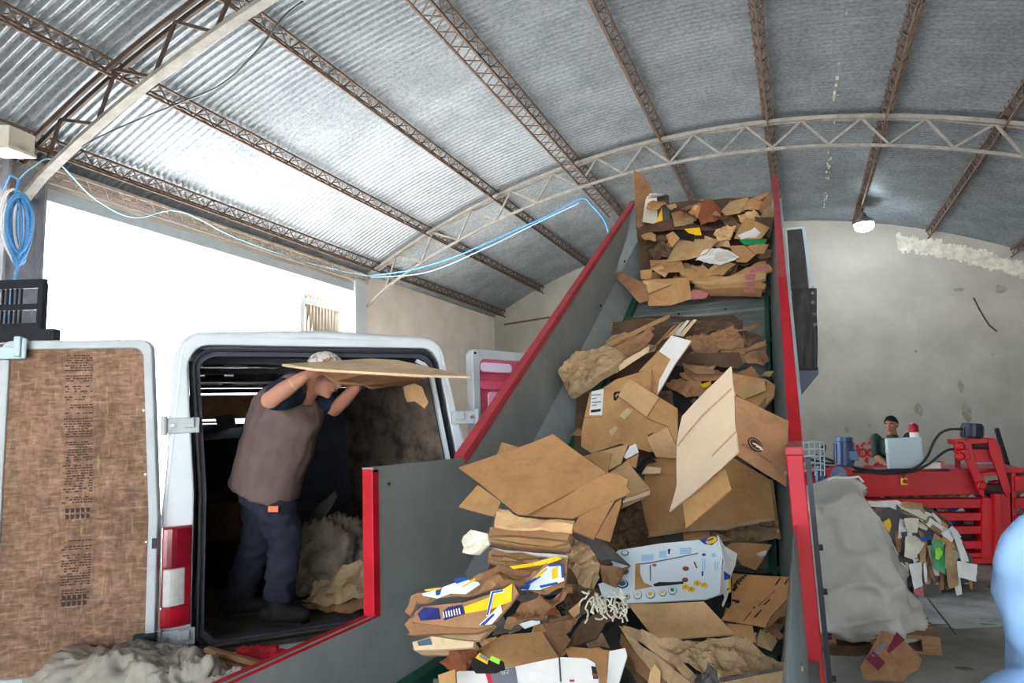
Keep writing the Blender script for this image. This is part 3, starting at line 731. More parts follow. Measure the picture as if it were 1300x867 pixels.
# ------------------------------------------------------------------ cardboard
def crop(x0, y0, s): return lambda *p: [(x0+a*s, y0+b*s) for a, b in p]
T_ = crop(680,200,.30793); M_ = crop(700,370,.26174); P_ = crop(560,540,.23077); Q_ = crop(500,667,.23077)
R_ = crop(750,667,.23077); S_ = crop(780,480,.25381); K_ = crop(720,460,.16148); B_ = crop(760,670,.13846); D_ = crop(900,710,.10383); W_ = crop(560,800,.18462)
def onbed(x, y, h):
    """point on the viewing ray h metres above the conveyor bed"""
    r = ray(x, y); s = r.z/r.y
    Y = (CZ+1.157-h)/(.609-s)
    if Y < 3.13 and s < 0: Y = (CZ-.75-h)/(-s)
    return C0 + r*(Y/r.y)
def cen(poly): return sum(p[0] for p in poly)/len(poly), sum(p[1] for p in poly)/len(poly)
I = (0, -.52, .854); F_ = (0, -.34, .94)
def sheetmesh(poly, p0, n, th=.006, seg=.09, amp=.006, freq=3, jag=0, bow=None, seed=0, off=0, crum=None):
    """poly: pixel outline seen on plane (p0,n); returns an MB with a slightly warped board of real thickness"""
    n = Vec(n).normalized()
    if n.dot(C0-p0) < 0: n = -n
    pts = [atP(x, y, p0, n)+n*off for x, y in poly]
    bm = bmesh.new(); bv = [bm.verts.new(p) for p in pts]
    try: bm.faces.new(bv)
    except ValueError: return MB(), pts, n
    ext = max((a-b).length for a in pts for b in pts); seg = max(seg, ext/(46 if crum else 16))
    bmesh.ops.triangulate(bm, faces=bm.faces)
    for it in range(7 if crum else 5):
        es = [e for e in bm.edges if e.calc_length() > seg]
        if not es: break
        bmesh.ops.subdivide_edges(bm, edges=es, cuts=1)
        bmesh.ops.triangulate(bm, faces=[f for f in bm.faces if len(f.verts) > 3])
    sv = Vec((seed*3.7, seed*1.3, seed*2.1))
    c = sum(pts, Vec())/len(pts)
    ax = None
    if bow:
        L = (pts[1]-pts[0]).normalized() if bow[1] == 0 else (pts[2]-pts[1]).normalized()
        ds = [(p-c).dot(L) for p in pts]; hw = (max(ds)-min(ds))/2; md = (max(ds)+min(ds))/2
    for v in bm.verts:
        q = v.co.copy()
        d = amp*noise.noise(q*freq+sv)*2 + amp*.5*noise.noise(q*freq*3+sv)
        if bow: d += bow[0]*(1-(((q-c).dot(L)-md)/hw)**2)
        if crum:
            w = q*crum[1]+sv; w = Vec((w.x, w.y*1.2, w.z*1.8))+noise.noise_vector(w*.6)*.8
            d += crum[0]*(.45-min(1,abs(noise.noise(w))*2.6)**.7)+crum[0]*.45*(.45-min(1,abs(noise.noise(w*2.3))*2.6)**.7)
        if jag and v.is_boundary:
            k = noise.noise_vector(q*22+sv)*jag; k -= n*k.dot(n); v.co += k
        v.co += n*d
    bm.normal_update()
    mb = MB(); bm.verts.index_update()
    vs = [v.co.copy() for v in bm.verts]; nv = len(vs); nn = n*th
    mb.v = vs+[v-nn for v in vs]
    flip = 1 if sum(f.normal.dot(n) for f in bm.faces) > 0 else -1
    for f in bm.faces:
        ix = [v.index for v in f.verts]; ix = ix if flip > 0 else ix[::-1]
        mb.f.append(ix); mb.f.append([i+nv for i in reversed(ix)]); mb.mi += [0, 0]
    for e in bm.edges:
        if e.is_boundary:
            a, b = [v.index for v in e.verts]; mb.f.append([a, b, b+nv, a+nv]); mb.mi.append(0)
    bm.free(); return mb, pts, n
SEED = [0]
class Board: pass
def board(label, poly, h, n, m, name='cardboard_sheet', cat='cardboard', group=None, parent=None, Y=None, p0=None, **k):
    SEED[0] += 1
    c = cen(poly)
    if p0 is None: p0 = atY(c[0], c[1], Y) if Y else onbed(c[0], c[1], h)
    mb, pts, nn = sheetmesh(poly, p0, n, seed=SEED[0], **k)
    o = mb.build(name, MT[m], parent)
    if parent is None: tag(o, label, cat, group)
    b = Board(); b.o = o; b.p0 = p0; b.n = nn; b.k = k; b.seed = SEED[0]; b.pts = pts; b.poly = poly
    return b
def flap(b, poly, n, m, name='flap', hinge=None, dy=0, **k):
    """another panel of the same box; hinge = pixel where the planes meet"""
    hx = hinge or poly[0]; p = atP(hx[0], hx[1], b.p0, b.n) + AF*dy
    SEED[0] += 1
    mb, pts, nn = sheetmesh(poly, p, n, seed=SEED[0], **k)
    o = mb.build(name, MT[m], b.o)
    r = Board(); r.o = b.o; r.p0 = p; r.n = nn; r.k = k; r.seed = SEED[0]; r.pts = pts; r.poly = poly; r.sub = o
    return r
def decal(b, poly, m, name='print', off=.0035, th=.0012):
    kk = {q: v for q, v in b.k.items() if q in ('amp','freq','bow')}
    # same warp field as the board so that the print lies on it
    n = b.n; pts = [atP(x, y, b.p0, n) for x, y in poly]
    mb, _, _ = sheetmesh_like(b, pts, off, th)
    return mb.build(name, MT[m], getattr(b, 'sub', None) or b.o)
def warp(b, q):
    amp = b.k.get('amp', .006); freq = b.k.get('freq', 3); sv = Vec((b.seed*3.7, b.seed*1.3, b.seed*2.1))
    d = amp*noise.noise(q*freq+sv)*2 + amp*.5*noise.noise(q*freq*3+sv)
    bow = b.k.get('bow')
    if bow:
        P = b.pts; c = sum(P, Vec())/len(P)
        L = (P[1]-P[0]).normalized() if bow[1] == 0 else (P[2]-P[1]).normalized()
        ds = [(p-c).dot(L) for p in P]; hw = (max(ds)-min(ds))/2; md = (max(ds)+min(ds))/2
        d += bow[0]*(1-(((q-c).dot(L)-md)/hw)**2)
    return d
def sheetmesh_like(b, pts, off, th):
    n = b.n; bm = bmesh.new(); bm.faces.new([bm.verts.new(p) for p in pts]); bmesh.ops.triangulate(bm, faces=bm.faces)
    ext = max((a-c).length for a in pts for c in pts)
    for it in range(3):
        es = [e for e in bm.edges if e.calc_length() > max(.05, ext/8)]
        if not es: break
        bmesh.ops.subdivide_edges(bm, edges=es, cuts=1); bmesh.ops.triangulate(bm, faces=[f for f in bm.faces if len(f.verts) > 3])
    bm.verts.index_update(); mb = MB(); vs = [v.co + n*(warp(b, v.co)+off) for v in bm.verts]; nv = len(vs)
    mb.v = vs+[v-n*th for v in vs]
    for f in bm.faces:
        ix = [v.index for v in f.verts]; mb.f += [ix, [i+nv for i in reversed(ix)]]; mb.mi += [0,0]
    for e in bm.edges:
        if e.is_boundary: a, c = [v.index for v in e.verts]; mb.f.append([a,c,c+nv,a+nv]); mb.mi.append(0)
    bm.free(); return mb, None, None
_TX = {}
def textpolys(s):
    if s in _TX: return _TX[s]
    cu = bpy.data.curves.new('t', 'FONT'); cu.body = s; cu.resolution_u = 2
    o = bpy.data.objects.new('t', cu); COL.objects.link(o); bpy.context.view_layer.update()
    me = bpy.data.meshes.new_from_object(o.evaluated_get(bpy.context.evaluated_depsgraph_get()))
    vs = [v.co.copy() for v in me.vertices]; fs = [list(p.vertices) for p in me.polygons]
    bpy.data.objects.remove(o); bpy.data.curves.remove(cu); bpy.data.meshes.remove(me)
    x0 = min(v.x for v in vs); x1 = max(v.x for v in vs); y0 = min(v.y for v in vs); y1 = max(v.y for v in vs)
    _TX[s] = ([((v.x-x0)/(x1-x0), (v.y-y0)/(y1-y0)) for v in vs], fs); return _TX[s]
def lettering(b, s, quad, m, off=.0045, name='lettering'):
    """quad: pixels of the text box, bottom-left, bottom-right, top-right, top-left"""
    uv, fs = textpolys(s); mb = MB(); vs = []
    q3 = [atP(x, y, b.p0, b.n) for x, y in quad]
    for u, v in uv:
        p = (q3[0]*(1-u)+q3[1]*u)*(1-v)+(q3[3]*(1-u)+q3[2]*u)*v
        vs.append(p+b.n*(warp(b, p)+off))
    mb.add(vs, fs); return mb.build(name, MT[m], getattr(b, 'sub', None) or b.o)
def oval(cx, cy, rx, ry, k=16, rot=0): 
    c, s = math.cos(rot), math.sin(rot)
    return [(cx+rx*math.cos(2*PI*i/k)*c-ry*math.sin(2*PI*i/k)*s, cy+rx*math.cos(2*PI*i/k)*s+ry*math.sin(2*PI*i/k)*c) for i in range(k)]
def stack(labels, poly, h, n, m, cnt, step, mats, jit=2.5, group=None, name='cardboard_layer', drop=(0,1.6), **k):
    """cnt lower sheets under a board, each one an object"""
    c = cen(poly); p0 = onbed(c[0], c[1], h); nn = Vec(n).normalized(); rnd = random.Random(len(labels)+int(c[0]))
    for i in range(cnt):
        pl = [(x+rnd.uniform(-jit,jit)+drop[0]*(i+1), y+rnd.uniform(-jit,jit)*.6+drop[1]*(i+1)) for x, y in poly]
        b = board(labels, pl, 0, n, mats[i % len(mats)], name=name, group=group, p0=p0-nn*step*(i+1), **k)

MT['lit_kraft'] = mat('cardboard_lit_kraft', srgb(226,202,170), .38, 0, .1, 5, bump=.06, bscale=20, spec=.6)  # kraft paled and smoothed to imitate glare on the logo carton's lit panel
# ---- top heap ---------------------------------------------------------------
UP = (.1, -.95, .3)
board('tall rounded brown flap standing at the top left end of the conveyor', T_((402,50),(440,70),(470,110),(482,150),(458,172),(447,280),(418,290)), 0, (.55,-.8,.1), 'brown', 'cardboard_flap', Y=7.75, amp=.01)
b = board('pale grey carton at the top of the heap with a yellow mark', T_((455,170),(500,165),(502,275),(440,265)), 0, (-.5,-.85,.15), 'cream', 'carton', Y=7.5)
f = flap(b, T_((500,165),(550,155),(553,262),(502,275)), (.45,-.85,.1), 'grey', 'side')
flap(b, T_((455,170),(475,150),(550,155),(500,166)), (0,-.3,.95), 'white', 'lid')
decal(f, T_((520,205),(523,268),(492,278)), 'yellow')
b = board('dark brown printed carton next to the pale one at the heap top', T_((560,228),(615,212),(690,190),(700,218),(660,262),(565,255)), 0, (.1,-.9,.4), 'brown', 'carton', Y=7.35)
lettering(b, 'JHAX', T_((606,246),(664,236),(660,216),(606,224)), 'ink')
flap(b, T_((595,212),(690,172),(703,185),(622,214)), (0,-.35,.94), 'kraft')
board('reddish brown round ended carton on the heap top', T_((690,190),(722,185),(765,215),(760,260),(735,280),(682,276),(668,240)), 0, (.25,-.85,.45), 'rust', 'carton', Y=7.25, bow=(.06,0))
board('pale sheet lying back against the heap top, centre', T_((765,222),(800,180),(872,164),(886,180),(842,226),(782,236)), 0, (-.1,-.6,.8), 'tan', Y=7.45)
board('highest sheet on the right of the heap top, ragged and tan', T_((850,225),(872,176),(962,140),(947,162),(892,196)), 0, (-.2,-.65,.7), 'kraft', Y=7.4, jag=.012)
board('narrow brown strip leaning on the right rim at the heap top', T_((957,150),(971,152),(968,200),(932,228),(918,216)), 0, (-.5,-.8,.3), 'brown', Y=7.3)
board('crumpled tan wrapper below the highest sheet', T_((832,232),(900,214),(926,225),(892,247),(842,262)), 0, (0,-.7,.7), 'tan', 'wrapper', Y=7.15, amp=.025, freq=9, crum=(.03,8), seg=.02)
b = board('square tan flap with torn white papers near the right rim of the heap top', T_((868,245),(966,290),(930,335),(818,334),(840,290)), 0, (-.05,-.75,.65), 'kraft', Y=6.95)
board('torn white papers on the square tan flap', T_((832,316),(868,304),(905,288),(926,308),(908,326),(868,322),(848,332)), 0, (-.05,-.72,.68), 'white', 'torn_paper', 'paper', Y=6.88, jag=.015, amp=.012)
board('creased tan sheet in the middle of the top heap', T_((733,312),(790,264),(826,285),(802,332),(752,332)), 0, (.1,-.75,.6), 'tan', Y=6.95, amp=.02, freq=7, crum=(.025,7), seg=.02)
b = board('yellow printed carton end in the middle of the top heap', T_((612,293),(676,287),(684,318),(640,318)), 0, (.1,-.85,.5), 'yellow', 'carton', Y=7.0)
board('black tray just under the yellow carton end', T_((565,300),(655,318),(652,346),(582,332)), 0, (0,-.8,.6), 'black', 'tray', Y=6.95)
board('small upright tan panel left of the black tray', T_((535,320),(566,303),(592,332),(560,370)), 0, (-.4,-.85,.3), 'kraft', Y=6.85)
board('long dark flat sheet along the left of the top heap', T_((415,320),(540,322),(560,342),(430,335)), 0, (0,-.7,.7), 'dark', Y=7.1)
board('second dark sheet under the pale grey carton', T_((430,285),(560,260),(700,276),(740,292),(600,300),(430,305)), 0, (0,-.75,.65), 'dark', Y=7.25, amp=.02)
board('broad clean tan sheet lying across the top heap', T_((590,338),(748,340),(702,400),(622,420),(540,426)), 0, (-.05,-.62,.78), 'tan', Y=6.75)
b = board('white newspaper sheets in the centre of the top heap', T_((690,392),(722,373),(790,376),(841,408),(760,444),(700,430),(658,420)), 0, (.05,-.7,.7), 'white', 'newspaper', 'paper', Y=6.62, amp=.014, crum=(.015,8), seg=.02)
decal(b, T_((745,394),(792,384),(828,408),(762,434),(735,420)), 'cream')
board('crushed dark brown wad at the left of the top heap', T_((446,370),(520,344),(568,375),(546,410),(490,416)), 0, (-.2,-.8,.5), 'dark', 'cardboard_wad', Y=6.85, freq=7, amp=.03, crum=(.05,9), seg=.02)
board('tan panel standing behind the newspaper, right side of the top heap', T_((800,362),(862,360),(906,400),(870,432),(828,430)), 0, (.05,-.75,.6), 'kraft', Y=6.7)
board('small tan triangle by the right rim under the square flap', T_((870,362),(926,355),(908,400)), 0, (.1,-.8,.5), 'orange', Y=6.75)
board('small tan scrap touching the right rim of the top heap', T_((930,358),(962,360),(942,396),(904,396)), 0, (0,-.8,.6), 'kraft', Y=6.75)
board('green plastic scrap under the square tan flap', T_((838,338),(900,335),(955,335),(945,356),(860,358)), 0, (0,-.8,.6), 'greenp', 'plastic_scrap', 'plastic', Y=6.82)
board('dark sheet standing for gap shade along the right rim half way down the top heap', T_((905,250),(968,240),(975,290),(960,330),(925,300)), 0, (-.3,-.8,.5), 'dark', Y=7.0, amp=.03)  # dark sheet stands in for the shaded gap beside the rim
b = board('crushed open carton in front of the newspaper', T_((658,460),(752,420),(826,440),(772,486),(690,482)), 0, (.05,-.7,.7), 'kraft', 'carton', Y=6.5, amp=.02, freq=6)
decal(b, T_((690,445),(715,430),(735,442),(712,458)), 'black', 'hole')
board('small light flap left of the crushed carton', T_((475,455),(520,444),(548,470),(532,492)), 0, (0,-.8,.55), 'tan', Y=6.55)
board('small tan block at the left end of the long sheets', T_((430,465),(480,460),(476,500),(434,500)), 0, (-.1,-.9,.4), 'kraft', Y=6.5)
board('wide tan layer under the newspaper, left half', T_((470,418),(600,424),(622,470),(540,482),(474,462)), 0, (0,-.7,.7), 'kraft', Y=6.62, amp=.02)
E1 = 'dusty flattened box edge in the layered front of the top heap, printed pink at its right end'
for i, (pl, y) in enumerate(((T_((575,442),(700,488),(800,488),(870,456),(960,442),(976,462),(905,482),(740,512),(640,510),(600,482)), 6.48),
        (T_((640,508),(720,505),(860,480),(952,476),(948,500),(870,512),(700,524)), 6.42),
        (T_((655,520),(760,518),(925,508),(952,520),(942,542),(800,545),(690,537)), 6.36),
        (T_((650,546),(760,540),(936,541),(930,564),(840,566),(720,562)), 6.3))):
    lb = ('curving flattened box on top of the layered front of the top heap', 'second flattened box in the layered front of the top heap', 'third flattened box in the layered front of the top heap, beneath two others', 'lowest flattened box in the layered front of the top heap, lying on the belt')[i]
    b = board(lb, pl, 0, (.02,-.78,.6), ('kraft','tan','kraft','brown')[i], 'flattened_box', Y=y, th=.03, amp=.012, jag=.008)
    decal(b, T_(*(((875,462),(955,446),(962,462),(885,478)), ((862,484),(910,480),(905,506),(866,508)), ((862,514),(905,510),(900,530),(866,532)), ((855,545),(905,543),(900,560),(860,560)))[i]), 'pinkink')
b = board('tan carton standing at the front left of the top heap', T_((446,506),(632,494),(642,580),(560,606),(465,610)), 0, (.05,-.85,.5), 'kraft', 'carton', Y=6.22)
flap(b, T_((440,508),(560,520),(466,560)), (-.2,-.8,.5), 'tan', dy=-.03, amp=.003)
b = board('rolled brown carton end at the left of the bare belt', T_((335,480),(352,478),(400,502),(462,530),(466,590),(432,606),(380,546),(340,506)), 0, (-.35,-.75,.5), 'brown', 'carton', Y=6.35, bow=(.05,0))
board('small pink printed scrap below the layered front', T_((630,560),(660,545),(715,562),(700,580),(645,584)), 0, (0,-.8,.6), 'pinkink', 'paper_scrap', 'paper', Y=6.25)
# filler deep in the heap, dark to stand for shade in its gaps
FL = 'dark filler cardboard standing for shade in the body of the top heap'
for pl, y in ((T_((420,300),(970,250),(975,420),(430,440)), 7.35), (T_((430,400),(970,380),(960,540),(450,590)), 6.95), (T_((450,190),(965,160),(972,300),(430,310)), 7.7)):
    board(FL, pl, 0, (0,-.75,.66), 'dark', 'cardboard_layer', group='shade filler sheets in the top heap', Y=y, amp=.03)

# ---- middle heap ------------------------------------------------------------
board('long dark strip lying highest on the bare belt, middle heap', M_((360,130),(560,124),(880,108),(906,130),(840,142),(600,137)), .06, I, 'dark', amp=.01)
board('long tan sheet edge slanting up from the left wall, middle heap', M_((190,300),(300,232),(575,108),(572,126),(470,172),(300,262)), .42, (-.15,-.7,.7), 'kraft')
board('second slanting sheet just below the long tan one', M_((200,304),(440,196),(452,170),(482,160),(500,178),(440,236),(300,280)), .45, (-.2,-.75,.6), 'brown', amp=.02, freq=7)
b = board('big rounded bundle of old brown boxes against the left wall', M_((33,392),(128,322),(200,305),(300,282),(366,300),(350,352),(262,424),(160,478),(80,492)), .5, (-.15,-.8,.55), 'old', 'cardboard_bundle', th=.06, amp=.02, freq=9, bow=(.06,0), crum=(.014,8), seg=.018)
flap(b, M_((33,392),(128,322),(300,282),(480,188),(497,210),(430,288),(366,302),(200,318),(90,410),(80,490)), (-.2,-.6,.75), 'brown', 'wrap', dy=.05, amp=.015, freq=8, seg=.05)
board('white edged strip lying on the rounded bundle', M_((328,352),(475,264),(472,290),(332,386)), .56, (-.1,-.75,.6), 'pale')
for i, (pl, mm, lb) in enumerate(((M_((470,292),(588,170),(606,160),(520,250)), 'brown', 'leftmost thin board of the leaning fan in the middle heap'), (M_((545,230),(622,160),(640,148),(588,215)), 'tan', 'second thin board of the leaning fan in the middle heap'),
        (M_((588,208),(660,138),(668,142),(612,212)), 'white', 'white edged third board of the leaning fan in the middle heap'), (M_((612,212),(690,134),(704,136),(636,216)), 'pale', 'rightmost pale board of the leaning fan in the middle heap'))):
    board(lb, pl, .5-.02*i, (-.35,-.75,.5), mm)
b = board('tan sheet with a white upper half standing in the middle heap', M_((420,386),(520,282),(582,212),(682,242),(600,352),(512,504),(480,486),(486,378)), .62, (-.35,-.8,.45), 'kraft')
decal(b, M_((582,214),(680,242),(600,352),(514,500),(524,430),(580,330),(522,290)), 'white', 'white_face')
b = board('grey brown crumpled carton on the upper right of the middle heap', M_((655,232),(880,168),(938,216),(932,272),(700,294)), .36, (0,-.8,.6), 'brown', 'carton', amp=.02, freq=7, jag=.01, crum=(.03,8), seg=.02)
flap(b, M_((680,200),(700,152),(800,118),(842,150),(822,192),(690,224)), (0,-.5,.85), 'dark', dy=.06, amp=.025, freq=7, seg=.05)
board('thin curved flap pointing right above the crumpled carton', M_((838,168),(910,182),(1016,146),(982,178),(900,190)), .36, (0,-.7,.7), 'brown')
board('dark torn flap right of the crumpled carton', M_((926,180),(1042,214),(1000,232),(945,244)), .28, (.1,-.75,.6), 'dark', jag=.01, crum=(.02,9), seg=.02)
board('tan wedge by the green chain guard, middle heap', M_((925,282),(1042,234),(1036,262),(930,296)), .2, (0,-.75,.6), 'kraft')
board('small board under the tan wedge by the green guard', M_((985,270),(1046,256),(1042,300),(1000,302)), .12, (0,-.7,.7), 'old')
board('flat dark brown board below the crumpled carton', M_((672,300),(912,294),(932,350),(900,372),(640,342)), .3, (0,-.8,.58), 'dark')
board('long pale edged board in the middle of the pit', M_((632,342),(700,362),(812,385),(792,400),(700,394),(646,366)), .42, (0,-.7,.7), 'brown')
b = board('brown carton with a rounded right end at the edge of the pit', M_((868,396),(1050,430),(1086,456),(1080,510),(1024,572),(886,505),(870,440)), .36, (.05,-.8,.55), 'kraft', 'carton', th=.02)
flap(b, M_((884,490),(1034,438),(1042,480),(932,522)), (-.1,-.6,.75), 'tan', dy=-.03)
flap(b, M_((1034,430),(1086,456),(1080,510),(1024,572),(1000,560),(1050,500)), (.5,-.7,.4), 'brown', 'end', dy=-.02)
board('black board standing for the shade of the pit in the middle heap', M_((512,505),(600,352),(700,380),(870,430),(862,560),(640,612),(630,580)), .22, (0,-.7,.7), 'black', amp=.02)  # black sheet put in for the shade inside the pit
board('yellow scrap down in the pit', M_((722,452),(775,432),(772,448),(740,466)), .3, I, 'yellow', 'plastic_scrap', 'plastic')
board('brown board lining the upper edge of the pit', M_((640,370),(800,388),(868,404),(864,428),(700,432),(650,400)), .34, (0,-.6,.8), 'brown')
# big opened carton with shipping label, left
b = board('large opened tan carton with a white shipping label, left of centre', K_((110,660),(120,520),(180,240),(280,200),(380,128),(662,50),(655,225),(870,365),(860,680),(640,700),(420,640),(190,710)), .5, (-.05,-.72,.68), 'kraft', 'carton', amp=.008)
decal(b, K_((195,235),(288,210),(276,420),(178,424)), 'white', 'shipping_label')
for i, y in enumerate((262,290,318,345)): decal(b, K_((198,y),(268-8*(i%2)*4,y-8),(266-8*(i%2)*4,y-2),(197,y+6)), 'grey', 'label_print', off=.006)
decal(b, K_((192,385),(268,372),(266,392),(190,406)), 'ink', 'label_barcode', off=.006)
decal(b, K_((362,246),(376,230),(416,224),(420,240),(384,300),(366,296)), 'ink', 'logo')
decal(b, K_((378,262),(398,240),(402,246),(388,276),(380,274)), 'kraft', 'logo_deer', off=.006)
decal(b, K_((412,420),(470,355),(520,368),(450,450)), 'tape', 'tape'); decal(b, K_((330,540),(380,505),(404,520),(350,590)), 'tape', 'tape')
decal(b, K_((140,440),(284,430),(284,436),(140,446)), 'brown', 'crease')
f1 = flap(b, K_((402,262),(492,134),(720,270),(625,428)), (-.12,-.74,.64), 'tan', 'flap', dy=-.05)
flap(b, K_((625,430),(724,274),(870,362),(870,660),(850,640),(790,505)), (.08,-.72,.68), 'kraft', 'flap', dy=-.04)
f3 = flap(b, K_((628,590),(790,505),(862,680),(866,750),(700,745),(650,650)), (0,-.7,.7), 'tan', 'flap', dy=-.06)
decal(f3, K_((632,575),(676,550),(672,558),(640,580)), 'ink', 'slot')
board('dark board end below the shipping label by the left wall', K_((30,570),(90,520),(120,530),(120,580)), .3, (-.3,-.7,.6), 'brown')
# twin panelled logo carton
N1 = (-.62,-.7,.35)
b = board('upright open carton mid conveyor with a black printed logo on its right face', [(925.6,464.2),(927.7,485.2),(931.7,502.2),(934.3,523.1),(933,533.6),(937.7,574.2),(848,648.8),(853,632),(857.4,617),(858.4,565),(866.2,528.4)], .9, N1, 'lit_kraft', 'carton', amp=.01, jag=.003)
decal(b, [(926,478),(932,512),(862,566),(861.5,562)][0:0] or [(927.5,492),(928.5,494),(861,567),(860.5,565)], 'tan', 'crease'); decal(b, [(935,548),(936,550),(905,580),(904,578.5)], 'tan', 'crease')
r = flap(b, [(932.3,502.8),(1001.3,534.6),(999.5,575),(998.3,617),(935.3,578),(933.5,535)], (.45,-.85,.3), 'brown', 'logo_face', hinge=(934,540), amp=.006)  # browner board puts shade into the face turned away from the doorway
LG = S_(*oval(702,335,46,28,14,.75)); decal(r, LG, 'ink', 'logo')
decal(r, S_(*oval(702,335,38,21,14,.75)), 'brown', 'logo_field', off=.005); decal(r, S_(*oval(702,335,33,17,14,.75)), 'ink', 'logo_field', off=.0065)
decal(r, S_((685,326),(700,330),(735,352),(738,366),(728,362),(718,352),(700,346),(708,340),(690,334)), 'pale', 'logo_deer', off=.008)
lettering(r, 'JOHN DEERE', S_((630,338),(780,432),(786,420),(636,324)), 'ink')
flap(b, S_((340,612),(555,450),(586,554),(356,750)), (-.25,-.8,.5), 'kraft', 'flap', hinge=S_((340,612))[0], dy=.04)
decal(b, S_((392,588),(460,535),(488,516),(490,524),(440,560),(398,600)), 'brown', 'torn_edge', off=.003) if False else None
# large flat carton under it
b = board('broad flat tan carton under the logo carton, layered front edge', S_((100,700),(140,560),(170,410),(318,380),(420,440),(600,400),(778,505),(802,694),(560,735),(350,750),(152,772)), .36, (.02,-.66,.75), 'kraft', 'flattened_box', amp=.008, th=.012)
decal(b, S_((350,520),(362,500),(372,740),(350,748)), 'brown', 'crease')
flap(b, S_((150,774),(350,752),(562,737),(802,696),(806,712),(560,755),(350,770),(152,798)), (0,-.95,.25), 'old', 'front_edge', dy=-.02, jag=.006)
flap(b, S_((778,505),(792,506),(832,800),(815,806),(802,694)), (.4,-.8,.4), 'old', 'side_edge', dy=-.01)
board('crushed corner of a box below the flat tan carton, right', S_((475,760),(560,748),(820,702),(832,800),(700,812),(490,812)), .2, (0,-.9,.4), 'old', 'carton', freq=8, amp=.015, crum=(.03,10), seg=.016)
board('small tan block under the front edge of the flat carton', S_((342,772),(470,764),(484,812),(350,812)), .22, (0,-.9,.4), 'kraft')
board('tan triangular scrap by the green guard right of the white printed box', R_((740,110),(780,92),(1000,100),(905,245),(830,205)), .2, (.05,-.75,.62), 'kraft', jag=.01)
board('torn white scrap on the tan triangle near the right wall', R_((910,160),(940,148),(970,136),(964,160),(945,175)), .26, (.05,-.75,.62), 'white', 'paper_scrap', 'paper', jag=.01)

# ---- lower left pile -------------------------------------------------------
N = (.08,-.6,.8)
b = board('largest plain orange brown sheet, corner poking over the left wall', P_((95,230),(430,120),(615,47),(800,180),(912,262),(700,380),(480,490),(420,486)), .76, N, 'orange', amp=.006)
flap(b, P_((480,490),(912,262),(955,262),(1030,296),(1020,332),(1040,366),(720,511)), (.0,-.68,.72), 'orange', 'flap', hinge=P_((700,376))[0], amp=.004)
decal(b, P_((478,489),(700,379),(908,262),(912,264),(702,383),(482,493)), 'brown', 'crease', off=.002)
board('brown sheet corner showing left under the largest orange sheet', P_((98,445),(202,328),(330,420),(292,496)), .72, (.1,-.62,.78), 'kraft')
board('brown corner sticking up behind the largest orange sheet', P_((306,168),(336,94),(425,120)), .7, (-.2,-.8,.5), 'kraft')
board('orange sheet corner under the right of the largest sheet, left of two', P_((718,578),(760,500),(952,412),(840,624)), .66, (.12,-.6,.8), 'orange')
board('orange sheet corner under the right of the largest sheet, right of two', P_((848,612),(960,425),(992,405),(990,432),(930,634)), .62, (.15,-.6,.8), 'orange')
b = board('small flat tan carton tucked behind the largest orange sheet', P_((860,152),(1030,105),(990,215),(925,246),(915,160)), .62, (0,-.72,.7), 'tan', 'carton')
flap(b, P_((785,172),(865,148),(940,155),(916,262),(830,200)), (0,-.7,.7), 'kraft', 'flap', dy=-.02)
board('white label slip standing on the small flat carton', P_((1005,175),(1040,118),(1072,104),(1088,150),(1020,188)), .62, (0,-.85,.5), 'white', 'paper_slip', 'paper')
board('tan strip leaning behind the white label slip', P_((1020,192),(1086,154),(1072,232),(1000,210)), .6, (.1,-.8,.5), 'kraft')
b = board('thick pale tan flattened box right of the largest orange sheet', P_((930,262),(1025,202),(1150,352),(1012,412),(1042,366),(1020,330),(1030,296)), .6, (.05,-.66,.74), 'tan', 'flattened_box')
flap(b, P_((1000,412),(1150,354),(1148,380),(1000,428)), (.2,-.95,.2), 'pale', 'edge', dy=-.01); flap(b, P_((1000,432),(1148,384),(1120,400),(990,460)), (.2,-.95,.2), 'old', 'edge', dy=.0)
board('pale little strip curling right of the thick pale box', P_((1104,268),(1130,228),(1212,236),(1206,266)), .45, (.1,-.7,.6), 'pale')
board('black curled rubber scrap beside the pale little strip', P_((1080,240),(1150,172),(1185,200),(1130,228),(1100,270)), .45, (.1,-.8,.5), 'black', 'rubber_scrap', 'rubber', bow=(.03,0))
board('dark crumpled wad under the thick pale box', P_((930,650),(985,470),(1100,425),(1142,560),(1120,650),(980,700)), .4, (.2,-.85,.4), 'dark', 'cardboard_wad', freq=8, jag=.015, amp=.03, crum=(.05,10), seg=.016)
